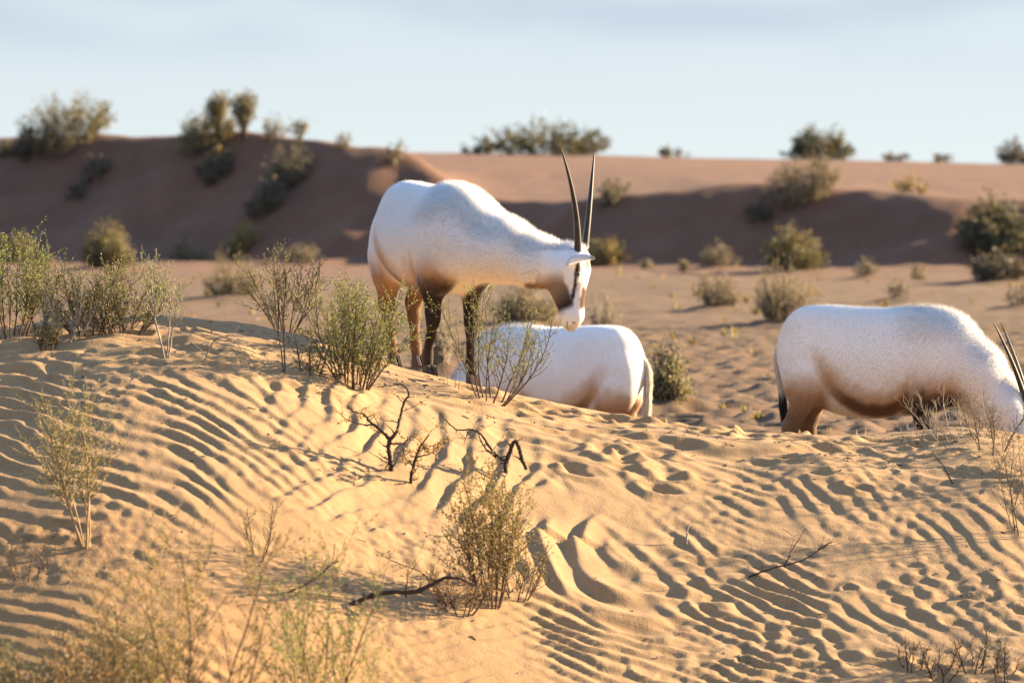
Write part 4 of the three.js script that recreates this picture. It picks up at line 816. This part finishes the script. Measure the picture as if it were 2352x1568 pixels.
BUSHES.forEach((b, n) => {
  const [X, , wpx, hpx, kind, label] = b, p = b.foot, k = p.d / FPX, w = wpx * k, h = hpx * k, K = BK[kind], r = rng(900 + n * 7), root = new THREE.Group(), crown = new Geo(), wood = new Geo();
  const slim = kind === 'upright', shoots = Math.round(clamp(wpx * hpx / 130, 14, 110) * (slim ? 0.9 : 1)), bark = kind === 'twigs' ? [0.26, 0.21, 0.16] : [0.12, 0.085, 0.06];
  const lob = []; for (let i = 0; i < 5; i++) lob.push([r() * 6.28, 0.55 + 0.55 * r()]);
  const baseY = (x, z) => H(p.x + x, p.d - z) - H(p.x, p.d);
  for (let s = 0; s < shoots; s++) {
    const a = r() * 6.2832, q = Math.sqrt(r()) * 0.5, bx = Math.cos(a) * q * w * (slim ? 0.12 : 0.55), bz = Math.sin(a) * q * w * (slim ? 0.12 : 0.5);
    const out = slim ? 0.9 : 1.0, tx = Math.cos(a) * q * w * out, tz = Math.sin(a) * q * w * out * 0.8, edge = 1 - (q * 2) ** 2 * 0.62;
    let lobe = 1; for (const [la, lh] of lob) { const dd = Math.cos(a - la); if (dd > 0.6) lobe = lerp(lobe, lh + 0.25, (dd - 0.6) * 2 * q * 2 > 1 ? 1 : (dd - 0.6) * 4 * q); }
    const th = h * (kind === 'upright' ? 0.75 + 0.3 * r() : edge * lobe * (0.45 + 0.72 * r() ** 0.9)), y0 = baseY(bx, bz) - 0.03;
    const P = []; for (let i = 0; i <= 4; i++) { const t = i / 4; P.push([lerp(bx, tx, t ** 1.3) + (r() - 0.5) * 0.05 * h, lerp(y0, Math.max(th, 0.05) + baseY(tx, tz) * 0.7, t), lerp(bz, tz, t ** 1.3) + (r() - 0.5) * 0.05 * h, lerp(0.010, 0.003, t) * (0.6 + 0.4 * h)]); }
    if (s < 5) { const g = new Geo(); g.tube(P, 5, bark); g.mesh('stem', barkMat, root); } else wood.tube(P, 3, bark);
    const nl = kind === 'twigs' ? 8 : kind === 'loose' ? 15 : Math.round(clamp(26 * h / 0.6, 14, 34)), spread = Math.min(0.16, 0.07 + 0.10 * h) * (slim ? 1.5 : 1), from = slim ? 0.42 : 0.12, cl = K.leaf[Math.floor(r() * K.leaf.length)];
    for (let i = 0; i < nl; i++) {
      const t = from + (1 - from) * r() ** 0.7, e = Math.min(3, Math.floor(t * 4)), f = t * 4 - e, c = r() < 0.6 ? cl : K.leaf[Math.floor(r() * K.leaf.length)], v = 0.75 + 0.5 * r();
      const dx = r() - 0.5 + (tx - bx) * 0.6, dy = r() * 0.9 - 0.15, dz = r() - 0.5, l = Math.hypot(dx, dy, dz) || 1, sz = K.size * (0.6 + 0.9 * r()) * (p.d > 120 ? 1.7 : p.d > 80 ? 1.25 : 0.9);
      crown.leaf(lerp(P[e][0], P[e + 1][0], f) + (r() - 0.5) * spread, lerp(P[e][1], P[e + 1][1], f) + (r() - 0.5) * spread, lerp(P[e][2], P[e + 1][2], f) + (r() - 0.5) * spread, dx / l, dy / l, dz / l, sz, sz * 0.32, [c[0] * v * 0.85, c[1] * v * 0.85, c[2] * v * 0.85], r);
    }
  }
  if (!wood.empty) wood.mesh('branches', barkMat, root, 'stuff');
  crown.mesh('crown', leafMat, root, 'stuff');
  root.position.set(p.x, H(p.x, p.d), -p.d);
  scene.add(named(root, numbered('desert_bush'), label, 'bush', p.d > 93 ? 'bushes on the far dune' : 'bushes on the plain'));
});

// ------------------------------------------------------------------ litter: bits of twig, bark and dung on the near sand
{
  const r = rng(404), g = new Geo();
  for (let i = 0; i < 900; i++) {
    const X = -100 + r() * 2550, t = r() < 0.4 ? r() * 1.2 : r() * 4, x0 = pxX(X, 24.5), d = crestD(x0) - t, x = pxX(X, d), y = H(x, d);
    if (n2(x * 1.1 + 5, d * 0.9) + 0.25 * r() < 0.05) continue;
    const a = r() * 6.28, L = 0.008 + 0.035 * r() * r(), c = r() < 0.5 ? [0.07, 0.045, 0.03] : [0.2, 0.14, 0.09], path = [];
    for (let k = 0; k <= 3; k++) { const q = (k / 3 - 0.5) * L, px = x + Math.cos(a) * q, pd = d + Math.sin(a) * q; path.push([px, H(px, pd) + 0.002 + (k === 1 ? 0.004 * r() : 0), -pd, 0.0012 + 0.0022 * r()]); }
    g.tube(path, 4, c);
  }
  const m = g.mesh('plant_litter', barkMat, scene, 'stuff'); m.userData.label = 'scattered bits of twig and bark on the near dune'; m.userData.category = 'litter';
}

{
  const r = rng(515), g = new Geo();
  for (let i = 0; i < 520; i++) {
    const d = 31 + 62 * r() ** 1.2, x = (r() - 0.5) * 0.21 * d; if (n2(x * 0.5 + 3, d * 0.18) + 0.35 * r() < 0.08) continue;
    const y = H(x, d), hh = 0.05 + 0.13 * r() * r(), nb = 5 + Math.floor(9 * r());
    for (let k = 0; k < nb; k++) { const a = r() * 6.28, sp = 0.2 + 0.6 * r(), dx = Math.cos(a) * sp, dz = Math.sin(a) * sp, l = Math.hypot(dx, 1, dz), c = LEAF[r() < 0.6 ? 'dry' : 'olive'][Math.floor(r() * 3)], v = 0.6 + 0.5 * r(); g.leaf(x + dx * 0.03, y - 0.01, -d + dz * 0.03, dx / l, 1 / l, dz / l, hh * (0.6 + 0.6 * r()), 0.006 + 0.0001 * d, c.map((q) => q * v), r); }
  }
  const m = g.mesh('dry_grass', leafMat, scene, 'stuff'); m.userData.label = 'sparse dry grass scattered over the desert plain'; m.userData.category = 'grass';
}
scene.traverse((o) => { if (o.isMesh) { o.castShadow = true; o.receiveShadow = true; } });
renderer.render(scene, camera);
